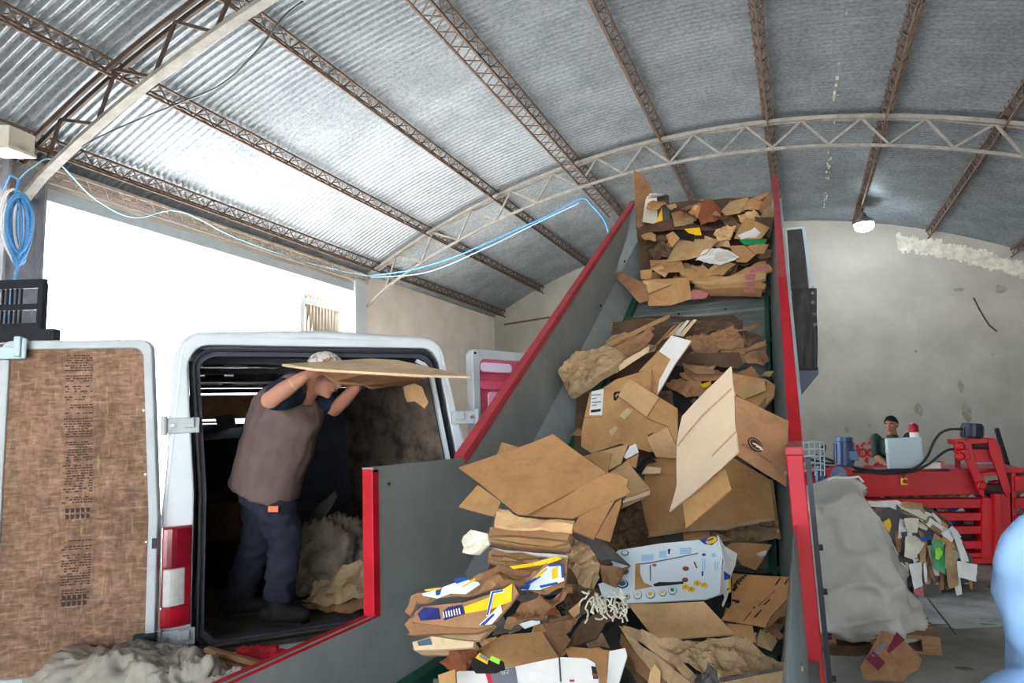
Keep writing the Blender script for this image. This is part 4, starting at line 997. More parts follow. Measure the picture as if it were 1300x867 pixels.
# tied stack with the torn top
b = board('torn tan top sheet of the tied stack by the left wall', P_((318,450),(430,490),(730,514),(722,572),(500,548),(284,532)), .78, (.05,-.55,.83), 'tan', jag=.006, crum=(.008,9), seg=.02)
LBS = 'brown layer in the tied stack of flattened boxes under the torn tan top sheet'
LBW = 'weathered layer in the tied stack of flattened boxes under the torn tan top sheet'
ST = P_((278,540),(720,572),(704,640),(600,630),(265,600))
for i in range(7):
    pl = [(x+random.uniform(-3,3), y+i*6.4+random.uniform(-1,1)) for x, y in ST]
    mm = ('brown','kraft','brown','white','brown','kraft','brown')[i]
    if i in (1,2,4,5): board('ragged thin layer showing between the thicker layers of the tied stack', [(x+random.uniform(-4,4), y+3.2) for x, y in pl], 0, (.03,-.85,.5), ('kraft','old','dark','old','brown','old')[i], 'flattened_box', 'cardboard', 'thin layers of the tied stack', p0=onbed(*cen(pl), .735-i*.045-.022), amp=.014, jag=.014, th=.006, freq=9)
    board(('first brown layer below the torn tan top sheet','second layer below the torn tan top sheet','third layer below the torn tan top sheet','white paper layer inside the tied stack','brown layer just under the white one in the tied stack','last but one layer of the tied stack','bottom layer of the tied stack, above the blue and yellow bag')[i],
        pl, 0, (.03,-.85,.5), mm, 'flattened_box' if mm != 'white' else 'paper_layer', 'cardboard' if mm != 'white' else 'paper', p0=onbed(*cen(pl), .74-i*.045), amp=.012, jag=.01, th=.012, freq=6)
board('crushed off-white carton end sticking out left of the tied stack', P_((108,640),(148,582),(240,588),(252,640),(216,712),(108,692)), .72, (-.1,-.9,.4), 'cream', 'carton', amp=.012, jag=.006, crum=(.02,10), seg=.015)
board('dark grey sheet leaning right of the tied stack', P_((728,590),(852,640),(1042,776),(930,762),(880,772),(800,690)), .5, (.2,-.7,.68), 'grey', bow=(.03,0))
board('black board standing for the shade under the leaning grey sheet', P_((760,640),(880,770),(960,760),(1040,778),(1000,830),(880,860),(790,760)), .42, (.1,-.9,.3), 'black', amp=.02)  # shade below the grey sheet drawn as a black board
board('ragged right ends of the tied stack', P_((702,596),(760,630),(850,740),(880,830),(840,866),(700,800),(690,700)), .6, (.35,-.85,.3), 'old', 'cardboard_wad', freq=14, jag=.02, amp=.03, crum=(.05,13), seg=.014)
board('brown crushed carton between the grey sheet and the white printed box', P_((880,780),(1000,790),(1040,776),(960,880),(890,866)), .45, (.1,-.85,.5), 'brown', 'carton', amp=.02, crum=(.03,9), seg=.02)
# blue and yellow printed sack
b = board('brown paper sack printed blue, white and yellow, flattened at the left', Q_((58,470),(108,422),(160,366),(330,352),(500,250),(660,235),(850,205),(962,182),(932,300),(640,345),(520,380),(380,412),(130,440),(90,490)), .66, (.05,-.62,.78), 'brown', 'paper_sack', 'sack', amp=.016, freq=6, jag=.006, crum=(.022,8), seg=.02)
s2 = flap(b, Q_((110,470),(150,438),(380,414),(520,380),(665,332),(690,380),(640,440),(560,520),(470,560),(300,545),(90,520)), (.05,-.8,.6), 'brown', 'front_fold', dy=-.03, amp=.012, freq=6)
decal(s2, Q_((380,442),(520,400),(660,335),(652,424),(540,462),(388,478)), 'yellow', 'yellow_band')
decal(s2, Q_((125,480),(160,446),(240,445),(250,505),(140,516)), 'navy', 'navy_print'); decal(s2, Q_((255,470),(290,440),(370,430),(384,478),(270,512)), 'navy', 'navy_print')
for i in range(7): decal(s2, Q_((262+i*15,470-i*3),(268+i*15,468-i*3),(274+i*15,500-i*3),(268+i*15,502-i*3)), 'white', 'white_stripe', off=.006)
decal(s2, Q_((512,505),(540,372),(618,366),(614,380),(560,388),(528,500)), 'white', 'white_arrow', off=.006); decal(s2, Q_((516,500),(548,378),(612,372),(612,378),(556,386),(524,500)), 'blue', 'blue_arrow', off=.008)
decal(s2, Q_((470,548),(560,470),(590,440),(600,480),(540,545)), 'white', 'white_patch', off=.004); decal(s2, Q_((480,552),(555,492),(560,500),(500,556)), 'blue', 'blue_streak', off=.007)
decal(b, Q_((700,350),(740,300),(845,215),(930,228),(936,300),(850,330),(800,345)), 'cool', 'white_panel')
for q in (((690,352),(712,330),(750,325),(740,352)), ((720,318),(800,268),(806,278),(730,330)), ((850,216),(928,228),(926,236),(850,226)), ((922,232),(934,232),(936,292),(924,290)), ((800,330),(900,312),(902,320),(806,340))): decal(b, Q_(*q), 'blue', 'blue_print', off=.006)
decal(b, Q_((870,248),(905,238),(905,290),(872,300)), 'yellow', 'yellow_patch', off=.006); decal(b, Q_((770,280),(835,232),(845,240),(780,290)), 'yellow', 'yellow_streak', off=.006)
decal(b, Q_((640,240),(760,205),(900,185),(930,205),(780,215),(660,250)), 'yellow', 'yellow_edge', off=.005)
b = board('small blue, white and yellow printed scrap on top of the sack, left', Q_((163,356),(225,352),(325,298),(400,278),(456,302),(372,345),(300,350),(230,386)), .72, (0,-.7,.7), 'cool', 'paper_scrap', 'paper', jag=.01)
for q in (((330,300),(392,284),(404,302),(345,322)), ((230,360),(262,345),(250,382),(232,384))): decal(b, Q_(*q), 'blue')
for q in (((372,345),(448,300),(456,306),(390,340)), ((170,358),(260,345),(262,352),(180,364))): decal(b, Q_(*q), 'yellow', off=.005)
board('crumpled brown sack bottom right of the printed bag', Q_((640,440),(690,384),(830,370),(980,308),(992,350),(900,430),(650,520),(590,532)), .55, (.1,-.75,.6), 'brown', 'paper_sack', 'sack', freq=9, jag=.012, amp=.02, crum=(.045,11), seg=.015)
board('pinkish folded sheet under the crumpled brown sack', Q_((620,520),(880,430),(912,490),(700,520),(600,535)), .48, (.05,-.8,.6), 'rust', amp=.02, freq=8, crum=(.02,10), seg=.02)
for i, (pl, mm, lb) in enumerate(((Q_((50,540),(82,502),(470,520),(530,560),(452,590),(90,590)), 'brown', 'flattened brown box directly under the printed sack, left'),
        (Q_((75,600),(300,575),(560,560),(470,640),(260,615)), 'old', 'weathered flattened box below the printed sack, second down'),
        (Q_((96,642),(262,602),(470,572),(440,660),(112,692)), 'pale', 'pale flattened box with a teal smudge, lowest of the left layers'),
        (Q_((110,690),(440,640),(470,690),(300,720),(160,712)), 'old', 'old box peeping under the pale one at the left wall'))):
    b = board(lb, pl, .52-.05*i, (0,-.85,.5), mm, 'flattened_box', amp=.014, jag=.008, th=.014)
    if i == 2: decal(b, Q_((130,640),(205,625),(215,660),(140,664)), 'teal', 'smudge')
board('long grey brown sheet under the crumpled sack', Q_((560,560),(690,535),(810,512),(860,520),(680,570),(540,600)), .42, (0,-.75,.6), 'grey')
board('white scrap with a blue tint beside the tan carton top', Q_((690,545),(800,516),(806,540),(720,568)), .46, (0,-.8,.6), 'cool', 'paper_scrap', 'paper')
board('brown folded boxes right of the white scrap', Q_((812,520),(1000,472),(1045,520),(905,596),(830,580)), .42, (.05,-.8,.55), 'brown', 'flattened_box', freq=7, jag=.012, amp=.015, crum=(.035,9), seg=.018)
board('tan corner standing between the brown boxes and the curved dark board', Q_((960,470),(1022,418),(1022,478),(990,510)), .45, (.2,-.85,.4), 'kraft')
b = board('tan carton top above the white box with upside-down lettering', Q_((455,690),(600,602),(812,580),(902,722),(620,792),(560,745)), .36, (0,-.75,.65), 'kraft', 'carton', amp=.008)
flap(b, Q_((812,580),(925,560),(972,620),(910,715)), (.25,-.8,.5), 'brown', 'flap', amp=.012)
b = board('black package with lime and yellow labels at the bottom of the pile', Q_((420,768),(470,712),(605,752),(612,792),(560,812),(450,812)), .42, (0,-.8,.6), 'black', 'package', 'package')
decal(b, Q_((455,735),(480,708),(530,735),(520,770)), 'yellow', 'label'); decal(b, Q_((475,728),(490,714),(526,736),(520,756)), 'slate', 'label_panel', off=.005); decal(b, Q_((530,745),(545,725),(592,745),(585,772)), 'lime', 'label')
b = board('white box with upside-down lettering on a grey band at the bottom edge', W_((100,300),(125,285),(330,285),(520,255),(720,210),(830,188),(1000,195),(1055,225),(1085,330),(1090,420),(100,420)), .38, (.03,-.8,.6), 'white', 'carton', amp=.006)
decal(b, W_((345,295),(515,262),(540,420),(375,420)), 'slate', 'grey_band'); decal(b, W_((310,300),(345,295),(375,420),(345,420)), 'red', 'red_band')
lettering(b, '23L', W_((484,284),(412,296),(420,324),(478,310)), 'white', off=.007)
decal(b, W_((1035,250),(1068,258),(1084,340),(1050,340)), 'ink', 'photo_print'); decal(b, W_((1040,300),(1076,310),(1080,335),(1050,330)), 'rust', 'photo_print', off=.006)
decal(b, W_((888,348),(920,346),(920,362),(888,362)), 'red', 'red_mark'); decal(b, W_((812,200),(822,192),(832,362),(822,362)), 'grey', 'tear')
b = board('tan box flap standing behind the right end of the white lettered box', Q_((942,690),(972,664),(1222,690),(1172,800),(1172,900),(1120,900),(1090,742),(962,726)), .34, (.05,-.85,.5), 'kraft', 'carton')
board('tall white carton strip right of the tan box flap', Q_((1185,692),(1272,674),(1284,720),(1232,900),(1172,900)), .38, (.1,-.85,.4), 'white', 'carton', amp=.01)
board('curved dark board arching beside the pale rag', Q_((948,662),(1000,600),(1060,540),(1150,500),(1282,448),(1242,512),(1180,560),(1132,642),(1000,668)), .4, (-.1,-.8,.6), 'dark', bow=(.03,0))
board('black board standing for the shaded hollow beneath the curved dark board', Q_((960,668),(1130,645),(1240,515),(1290,470),(1280,680),(1190,690),(980,664)), .24, (0,-.85,.4), 'black', amp=.02)  # black fill imitates the shaded hollow under the curve
board('brown scrap in the lower left corner of the pile', Q_((262,762),(308,690),(452,690),(402,790),(290,792)), .36, (0,-.85,.5), 'rust', amp=.03, freq=7, jag=.012, crum=(.03,9), seg=.018)
board('tan box corner at the lower left edge of the picture', Q_((240,822),(338,790),(342,900),(255,900)), .38, (-.1,-.85,.5), 'kraft', 'carton')
board('dark crushed carton behind the printed sack', Q_((980,310),(1120,330),(1180,430),(1000,480),(900,430)), .32, (0,-.8,.6), 'dark', 'cardboard_wad', freq=8, amp=.02, crum=(.04,9), seg=.02)

# ---- lower right pile ------------------------------------------------------
NB = (.0,-.72,.7)
b = board('white printed diaper carton with a cut-out front, bottom centre', B_((0,520),(60,500),(125,470),(135,330),(110,290),(180,212),(390,180),(560,148),(900,112),(1080,70),(1110,85),(1140,200),(1125,400),(1110,610),(985,660),(640,680),(265,690),(180,640),(40,640)), .44, NB, 'cool', 'carton', amp=.006, jag=.003)
sd = flap(b, B_((1085,72),(1165,170),(1275,240),(1255,345),(1225,420),(1200,560),(1110,612),(1140,300)), (.75,-.6,.3), 'white', 'side', hinge=B_((1120,300))[0], amp=.015, freq=8, jag=.008)
decal(sd, B_((1135,400),(1200,440),(1195,470),(1150,480)), 'blue', 'blue_print'); decal(sd, B_((1180,470),(1200,455),(1210,590),(1190,600)), 'yellow', 'yellow_print')
ck = MT['kraft']
decal(b, B_((340,345),(382,340),(386,440),(420,515),(502,548),(335,580)), 'kraft', 'cut_out'); decal(b, B_((345,340),(475,326),(915,230),(916,238),(480,336),(345,350)), 'slate', 'cut_line')
decal(b, B_((500,530),(560,508),(660,508),(780,500),(780,520),(660,535),(520,548)), 'ink', 'cut_out_shade')  # black decal paints the shade inside the cut-out
decal(b, B_((470,355),(484,350),(484,500),(474,500)), 'slate', 'slit')
for cx, cy, rx, ry, m1, m2 in ((225,410,56,32,'teal','teal'), (222,525,54,40,'blue','cool')):
    decal(b, B_(*oval(cx,cy,rx,ry)), m1, 'round_badge')
    if m2 != m1: decal(b, B_(*oval(cx,cy,rx-12,ry-10)), m2, 'badge_centre', off=.006); decal(b, B_(*oval(cx,cy,rx-22,ry-18)), 'teal', 'badge_drawing', off=.007)
decal(b, B_(*oval(245,242,36,26)), 'teal', 'round_badge'); decal(b, B_(*oval(245,242,26,18)), 'cool', 'badge_centre', off=.006)
for cx, cy, r, c in ((265,640,28,'slate'),(362,625,40,'cream'),(478,618,42,'yellow'),(590,605,34,'yellow'),(680,582,42,'greenp')):
    decal(b, B_(*oval(cx,cy,r,r)), 'slate', 'ring_icon'); decal(b, B_(*oval(cx,cy,r-5,r-5)), 'cool', 'ring_icon_centre', off=.006); decal(b, B_(*oval(cx,cy,r*.45,r*.4)), c, 'icon_drawing', off=.007)
decal(b, B_((920,112),(1085,72),(1090,110),(1040,158),(970,150)), 'blue', 'print_corner'); decal(b, B_(*oval(1035,118,54,30,14,-.4)), 'yellow', 'print_corner_shape', off=.006); decal(b, B_((985,122),(1060,95),(1050,112),(1000,130)), 'blue', 'print_corner_stroke', off=.0075)
for x0, y0, x1, y1 in ((398,252,508,310),(556,215,625,280),(745,185,855,240)):
    for i in range(4):
        y = y0+(y1-y0)*i/4; decal(b, B_((x0,y+8),(x1,y),(x1,y+9),(x0,y+17)), 'sky', 'blue_text_block')
decal(b, B_((636,205),(660,200),(655,245),(640,246)), 'navy', 'small_text')
for x, y0, y1 in ((950,290,400),(970,285,390),(1065,310,390),(1085,310,385)): decal(b, B_((x,y0),(x+8,y0),(x+8,y1),(x,y1)), 'sky', 'vertical_text')
decal(b, B_((945,405),(962,402),(960,445),(945,446)), 'blue', 'vertical_text'); decal(b, B_(*oval(965,248,18,12)), 'blue', 'small_mark'); decal(b, B_(*oval(1055,250,22,18)), 'sky', 'small_mark')
for cx, cy in ((905,515),(800,555),(970,535),(852,575)):
    for k in range(5): decal(b, B_(*oval(cx+20*math.cos(k*1.257), cy+16*math.sin(k*1.257), 15, 12, 8)), 'yellow', 'flower_petal', off=.005)
    decal(b, B_(*oval(cx,cy,8,7,8)), 'brown', 'flower_eye', off=.0065)
decal(b, B_(*oval(800,378,30,20)), 'rust', 'tear_hole'); decal(b, B_(*oval(795,485,28,22)), 'rust', 'tear_hole'); decal(b, B_((868,315),(885,315),(908,370),(895,370)), 'rust', 'tear'); decal(b, B_(*oval(515,352,22,12)), 'brown', 'tear_hole')
board('white flap hanging from the right end of the printed diaper carton', B_((1125,560),(1200,570),(1190,660),(1150,722),(1140,700),(1170,640)), .34, (.4,-.8,.4), 'white', 'paper_scrap', 'paper', jag=.01)
board('black crushed board standing for the shaded hole below the right end of the diaper carton', B_((985,660),(1110,615),(1160,640),(1230,720),(1150,830),(1060,760)), .2, (0,-.8,.5), 'black', amp=.02)  # black sheet imitates the dark of a shaded hole
# frayed rag: a bundle of strings
mb = MB(); rnd = random.Random(21); c0 = onbed(*R_((100,430))[0], .5)
for i in range(46):
    a = c0+AX*rnd.uniform(-.055,.05)+Vec((0,0,1))*rnd.uniform(-.02,.03); q = [a]
    for k in range(5): q.append(q[-1]+AX*rnd.uniform(-.009,.009)+Vec((0,0,1))*rnd.uniform(-.012,.005)-AF*rnd.uniform(-.004,.01))
    mb.tube(q, .0024, 5)
tag(mb.build('frayed_rag', MT['cream'], None, smooth=True), 'pale frayed string rag at the lower left corner of the diaper carton', 'rag', None, 'stuff')
# tan board in front of the diaper box
board('clean flat tan sheet directly below the printed diaper carton', R_((205,430),(420,426),(622,420),(792,600),(362,632)), .42, (0,-.64,.77), 'tan')
# orange brown box with printed letters
b = board('orange brown flattened carton with big black letters by the right wall', D_((150,720),(270,560),(280,160),(530,195),(840,225),(1050,245),(1085,380),(960,490),(760,700),(680,830),(430,775)), .32, (.02,-.72,.7), 'orange', 'flattened_box', amp=.01, jag=.004)
lettering(b, 'UPUI', D_((255,420),(500,150),(440,130),(230,360)) if False else D_((268,400),(470,170),(505,290),(330,400)), 'ink') if False else None
decal(b, D_((282,372),(310,398),(350,350),(322,336),(340,296),(376,318),(386,300),(330,282),(312,330)), 'ink', 'letter')
decal(b, D_((292,318),(350,262),(364,272),(310,330)), 'ink', 'letter'); decal(b, D_((330,265),(395,225),(408,262),(372,290),(360,280),(390,260),(385,246),(342,278)), 'ink', 'letter')
decal(b, D_((395,225),(412,205),(440,238),(425,252)), 'ink', 'letter'); decal(b, D_((430,195),(470,205),(462,220),(424,210)), 'ink', 'letter')
decal(b, D_((285,490),(380,512),(368,540),(320,536),(318,520),(280,512)), 'ink', 'letter')
for q in (((870,245),(885,245),(835,330),(800,345)), ((965,260),(980,262),(945,325),(920,330)), ((745,505),(755,510),(690,575),(670,572)), ((640,630),(652,634),(575,720),(545,722)), ((515,650),(525,654),(430,752),(422,748)), ((540,600),(570,596),(566,612),(545,614))): decal(b, D_(*q), 'ink', 'dark_mark')
for q in (((810,400),(830,398),(600,600),(590,590)),): decal(b, D_(*q), 'brown', 'crease')
flap(b, D_((690,830),(780,700),(960,505),(1088,385),(1088,410),(1020,500),(900,660),(760,800)), (.45,-.8,.3), 'brown', 'layered_side', dy=.0, amp=.012, jag=.006)
flap(b, D_((880,720),(960,600),(1060,450),(1085,440),(1060,560),(950,700)), (.45,-.8,.3), 'old', 'layered_side', dy=.03, amp=.012, jag=.006)
board('tan board leaning under the orange lettered carton', R_((745,540),(890,552),(908,640),(800,620)), .3, (0,-.75,.6), 'kraft')
board('greenish crushed tube end under the orange lettered carton', R_((900,640),(935,568),(1034,628),(995,692),(915,655)), .26, (.2,-.85,.4), 'old', 'cardboard_tube', amp=.02, freq=8, bow=(.03,0))
board('black board standing for shade in the gap between the clean tan sheet and the lettered carton', R_((620,420),(760,400),(730,520),(900,560),(1040,500),(1060,700),(900,690),(790,610)), .2, (0,-.75,.65), 'black', amp=.02)  # shaded gap filled with a black sheet
# weathered layered bundle at the bottom right
b = board('weathered wrinkled top of the thick layered bundle at the bottom right', R_((350,632),(780,618),(822,614),(960,690),(1100,762),(960,800),(700,832),(600,800),(440,700)), .44, (.0,-.62,.78), 'old', 'cardboard_bundle', freq=12, amp=.01, crum=(.02,12), seg=.012)
flap(b, R_((700,834),(960,802),(1100,764),(1166,748),(1172,800),(980,900),(690,900)), (.1,-.92,.3), 'old', 'corrugated_edge', dy=-.01, amp=.015, freq=14, seg=.04)
for i in range(22): decal_x = 720+i*20
ed = flap(b, R_((705,838),(1100,770),(1165,752),(1166,775),(1000,810),(705,866)), (.1,-.93,.3), 'grey', 'top_edge', dy=-.03, amp=.012, freq=14, seg=.04)
for i in range(20): decal(ed, R_((735+i*21,838-i*4),(742+i*21,836-i*4),(738+i*21,862-i*4.4),(731+i*21,864-i*4.4)), 'dark', 'flute', off=.004)
for i, (pl, mm, lb) in enumerate(((R_((160,540),(215,540),(400,650),(600,832),(560,866),(440,760),(260,640),(170,560)), 'old', 'topmost slanting layer left of the thick bundle at the bottom'),
        (R_((150,552),(180,570),(270,660),(450,780),(560,900),(470,900),(330,790),(200,640)), 'old', 'second slanting layer left of the thick bundle at the bottom'),
        (R_((150,570),(200,650),(320,790),(440,900),(360,900),(250,800),(160,640)), 'brown', 'third slanting layer left of the thick bundle at the bottom'),
        (R_((150,620),(170,650),(270,820),(330,900),(270,900),(180,740)), 'dark', 'darkest slanting layer left of the thick bundle at the bottom'))):
    board(lb, pl, .42-.03*i, (-.25,-.75,.6), mm, 'flattened_box', amp=.02, freq=10, seg=.05, jag=.012, th=.02)
board('torn tan rag of card sticking up at the bottom edge', R_((320,790),(345,748),(372,780),(380,900),(310,900)), .36, (0,-.9,.3), 'tan', jag=.012)
board('grey torn lump at the front of the thick bundle', R_((600,800),(660,760),(700,790),(690,860),(640,900),(590,880)), .46, (-.1,-.85,.4), 'grey', 'cardboard_wad', freq=12, jag=.012, amp=.02, crum=(.03,14), seg=.012)
board('brown inside of the bundle seen at the bottom edge', R_((380,690),(560,840),(600,900),(470,900),(380,820)), .3, (0,-.85,.5), 'brown', amp=.02, crum=(.03,10), seg=.018)
# filler sheets over the bare belt, darkened to stand for shade between the pieces
for pl, h, mm, lb in ((M_((120,500),(520,360),(900,420),(1060,560),(1100,867),(100,867)), .16, 'dark', 'dark filler sheet over the belt for the shade under the logo carton'), (P_((220,500),(700,420),(1200,420),(1240,867),(200,867)), .2, 'dark', 'dark filler sheet for the shade deep under the tied stack'),
        (Q_((200,500),(1250,300),(1290,900),(240,900)), .08, 'black', 'black filler sheet for the shade at the bottom of the pile under the printed sack'), (R_((60,150),(1000,250),(1060,900),(100,900)), .1, 'black', 'black filler sheet for the shade at the bottom of the pile under the diaper carton'),
        (M_((300,150),(930,150),(930,300),(640,420),(250,420)), .1, 'dark', 'dark filler sheet for the shade under the rounded bundle on the belt')):
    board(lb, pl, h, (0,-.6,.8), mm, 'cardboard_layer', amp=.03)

# loose scraps wedged in the heaps
def scraps(lab, grp, quad, hY, cnt, sz, seed, mats):
    rnd = random.Random(seed)
    for i in range(cnt):
        u, v = rnd.random(), rnd.random()
        x = (quad[0][0]*(1-u)+quad[1][0]*u)*(1-v)+(quad[3][0]*(1-u)+quad[2][0]*u)*v; y = (quad[0][1]*(1-u)+quad[1][1]*u)*(1-v)+(quad[3][1]*(1-u)+quad[2][1]*u)*v
        k = rnd.choice((4,4,5,6)); a0 = rnd.uniform(0,6.28); w = rnd.uniform(*sz); h = w*rnd.uniform(.35,.8); ro = rnd.uniform(-.5,.5)
        pl = []
        for j in range(k):
            a = a0+j*6.283/k+rnd.uniform(-.25,.25); p, q = w*math.cos(a), h*math.sin(a); pl.append((x+p*math.cos(ro)-q*math.sin(ro), y+p*math.sin(ro)+q*math.cos(ro)))
        n = (rnd.uniform(-.5,.4), -rnd.uniform(.6,.9), rnd.uniform(.3,.8))
        kw = dict(Y=hY(v)) if hY(v) > 1 else dict()
        board(lab, pl, 0 if kw else hY(v), n, rnd.choice(mats), 'cardboard_scrap', 'cardboard', grp, amp=.022, freq=9, seg=.05, jag=.012, **kw)
scraps('crumpled cardboard scrap wedged between the sheets of the top heap', 'scraps in the top heap', [(812,258),(975,252),(975,375),(818,378)], lambda v: 7.35-v*.75, 46, (7,19), 5, ['kraft','tan','brown','dark','brown','dark','orange','old'])
scraps('crumpled cardboard scrap caught among the boards of the middle heap', 'scraps in the middle heap', [(760,425),(955,405),(975,480),(860,520)], lambda v: .26, 26, (8,22), 8, ['brown','dark','old','dark','kraft'])
scraps('torn cardboard scrap caught low in the pile by the diaper carton', 'scraps in the lower pile', [(600,760),(780,735),(800,850),(620,830)], lambda v: .3, 22, (8,20), 12, ['brown','dark','old','kraft','grey'])
scraps('torn cardboard scrap in the dark between the lettered carton and the wrinkled bundle', 'scraps at the lower right', [(900,770),(990,780),(990,820),(930,800)], lambda v: .22, 10, (7,16), 15, ['brown','dark','old','kraft'])
# ------------------------------------------------------------------ baling press
BY = 9.5
def G(x, y, d=0): return atY(x, y, BY+d)
def slab(mb, quad, d0, d1): 
    p = [G(x, y, d0) for x, y in quad]; mb.prism(p, (0, d1-d0, 0)); return mb
press = thing('baling_press', 'red horizontal baling press standing behind the white bag and the paper bale', 'baling press', (G(1200,700).x, BY+.4, 0))
def part(name, quad, d0, d1, m, bev=.006, par=press): return slab(MB(), quad, d0, d1).build(name, MT[m], par, bevel=bev)
part('main_beam', [(1000,602),(1246,600),(1246,627),(1000,634)], 0, .5, 'machred')
part('beam_flange', [(1000,598),(1300,594),(1300,600),(1000,603)], -.02, .9, 'machred', .003)
part('back_plate', [(1000,634),(1310,624),(1310,712),(1000,724)], .35, .4, 'machdark')
for i, (a, b) in enumerate(((633,645),(651,661),(668,678),(687,697),(702,712))): part('rail', [(1020,a+1),(1252,a),(1252,b),(1020,b+1)], -.02, .14, 'machred')
part('gate_column', [(1247,632),(1260,632),(1262,713),(1247,713)], -.08, .3, 'machred')
part('gate_column', [(1262,612),(1282,620),(1286,716),(1258,716)], -.02, .25, 'machred')
part('gate_edge', [(1262,612),(1270,610),(1275,716),(1264,716)], -.2, -.02, 'machred')
part('base_rail', [(1030,712),(1290,708),(1290,715),(1030,720)], -.1, .5, 'machred')
for a, b in ((604,624),(632,646),(655,668),(676,694)): part('rail', [(1288,a),(1420,a-3),(1420,b-3),(1288,b)], .02, .16, 'machred')
part('side_post', [(1284,600),(1290,600),(1292,712),(1286,714)], .05, .3, 'machred')
part('chamber_side', [(1290,596),(1420,592),(1420,708),(1292,714)], .3, .34, 'machdark')
# tilting head: two slanted cheek plates, pins, cross box
part('cheek_plate', [(1211,560),(1222,556),(1233,562),(1243,600),(1250,606),(1250,632),(1244,628),(1236,606),(1224,580),(1212,574)], -.3, -.24, 'machred')
part('cheek_plate', [(1254,558),(1264,557),(1270,566),(1277,598),(1284,622),(1279,632),(1273,622),(1266,600),(1256,574)], -.3, -.24, 'machred')
part('head_plate', [(1210,558),(1262,556),(1264,562),(1212,565)], -.28, .1, 'machred')
part('head_box', [(1230,568),(1262,567),(1266,586),(1236,587)], -.2, .1, 'machred')
part('link_box', [(1216,572),(1230,570),(1232,583),(1222,584)], -.36, -.2, 'machred')
part('lower_bar', [(1240,600),(1276,598),(1278,603),(1242,605)], -.27, -.2, 'machred')
for (a, b, r) in (((1226,565),(1268,566),.045),((1248,620),(1282,620),.06)): MB().tube([G(*a,-.2), G(*b,-.2)], r, 14).build('pin', MT['machdark'], press, smooth=False)
for p in ((1218,566),(1246,616),(1218,579)): MB().lathe([(.05,0),(.05,.05),(.03,.07)], G(*p,-.31), (0,-1,0), 12).build('pin_cap', MT['machred'], press)
part('strut', [(1214,580),(1219,580),(1221,600),(1215,600)], .1, .2, 'machred')
# dark motor on the head
def motor(nm, a, b, r, m, par=press, d=-.1, fins=10):
    A = G(*a, d); Bq = G(*b, d); L = (Bq-A).length
    o = MB().lathe([(r*.9,0),(r,.02),(r,L*.82),(r*.92,L*.84),(r*.92,L*.98),(r*.6,L)], A, Bq-A, 20).build(nm, MT[m], par)
    for k in range(fins):
        an = 2*PI*k/fins; u = Vec((math.cos(an), math.sin(an), 0)); MB().bar(A+u*r+(Bq-A)*.12, A+u*r+(Bq-A)*.78, .012, .02, up=u).build('fin', MT[m], o)
    return o
motor('motor', (1234,556), (1234,537), .11, 'motordk')
m1 = motor('pump_motor', (1072,592), (1071,554), .105, 'motor', d=-.25)
mb = MB(); mb.box(G(1083,578,-.3), (.1,.1,.12)); mb.build('terminal_box', MT['motor'], m1, bevel=.01)
mb = MB(); mb.prism([G(1055,592,-.3), G(1080,592,-.3), G(1084,603,-.3), G(1052,603,-.3)], (0,.2,0)); mb.build('motor_base', MT['machred'], press, bevel=.006)
motor('valve_motor', (1042,612), (1042,591), .06, 'motor', d=-.35, fins=6)
MB().lathe([(.09,0),(.09,.03)], G(1065,602,-.4), (0,-1,0), 18).build('blue_cover', MT['motor'], press)
MB().lathe([(.07,0),(.07,.04)], G(1056,600,-.36), (0,-1,0), 18).build('red_coupling', MT['machred'], press)
mb = MB(); mb.prism([G(1099,596,-.1), G(1110,594,-.1), G(1110,603,-.1), G(1100,603,-.1)], (0,.08,0)); mb.lathe([(.05,-.02),(.05,.02)], G(1101,595,-.1), (0,1,0), 12); mb.build('lifting_eye', MT['machred'], press)
# hoses
def hose(nm, pts, r=.014, d=-.15, par=press, m='hose'):
    q = [G(x, y, d) for x, y in pts]; P = []
    for i in range(len(q)-1):
        p0, p1, p2, p3 = q[max(i-1,0)], q[i], q[i+1], q[min(i+2,len(q)-1)]
        for k in range(5):
            t = k/5; P.append(.5*((2*p1)+(p2-p0)*t+(2*p0-5*p1+4*p2-p3)*t*t+(3*p1-p0-3*p2+p3)*t**3))
    P.append(q[-1]); return MB().tube(P, r, 8).build(nm, MT[m], par, smooth=True)
hose('hose', [(1222,545),(1206,545),(1194,550),(1185,562),(1178,578),(1168,590),(1155,597)])
hose('hose', [(1214,570),(1204,571),(1194,577),(1182,587),(1166,596),(1152,600)])
hose('hose', [(1035,577),(1060,586),(1080,592),(1110,597),(1140,596),(1152,597)]); hose('hose', [(1030,590),(1060,594),(1090,599),(1130,599),(1155,597)]); hose('hose', [(1028,583),(1050,588),(1078,588),(1088,596),(1120,601),(1150,600)])
hose('hose', [(1040,572),(1047,565),(1046,575),(1040,590),(1036,600)], .012)
hose('pendant_cable', [(1150,597),(1147,600),(1147,607)], .01)
cb = thing('control_cabinet', 'light grey control cabinet on the press with a red beacon on its top', 'control cabinet', G(1150,594,.1))
slab(MB(), [(1126,557),(1170,555),(1174,594),(1129,596)], .05, .3).build('enclosure', MT['cabinet'], cb, bevel=.01)
bc = MB().lathe([(.05,0),(.05,.06)], G(1161,555,.15), (0,0,1), 16).build('beacon', MT['white'], cb)
MB().lathe([(.055,.06),(.055,.13),(.04,.16),(.01,.17)], G(1161,555,.15), (0,0,1), 16).build('red_dome', MT['lampred'], bc)
MB().box(G(1126,573,.04), (.03,.03,.03)).build('latch', MT['bolt'], cb)
es = thing('pendant_switch', 'small yellow pendant switch hung on the red press beam', 'switch', G(1148,616,-.06))
slab(MB(), [(1144,606),(1152,606),(1152,616),(1144,616)], -.08, -.02).build('switch_box', MT['yellow'], es, bevel=.006)
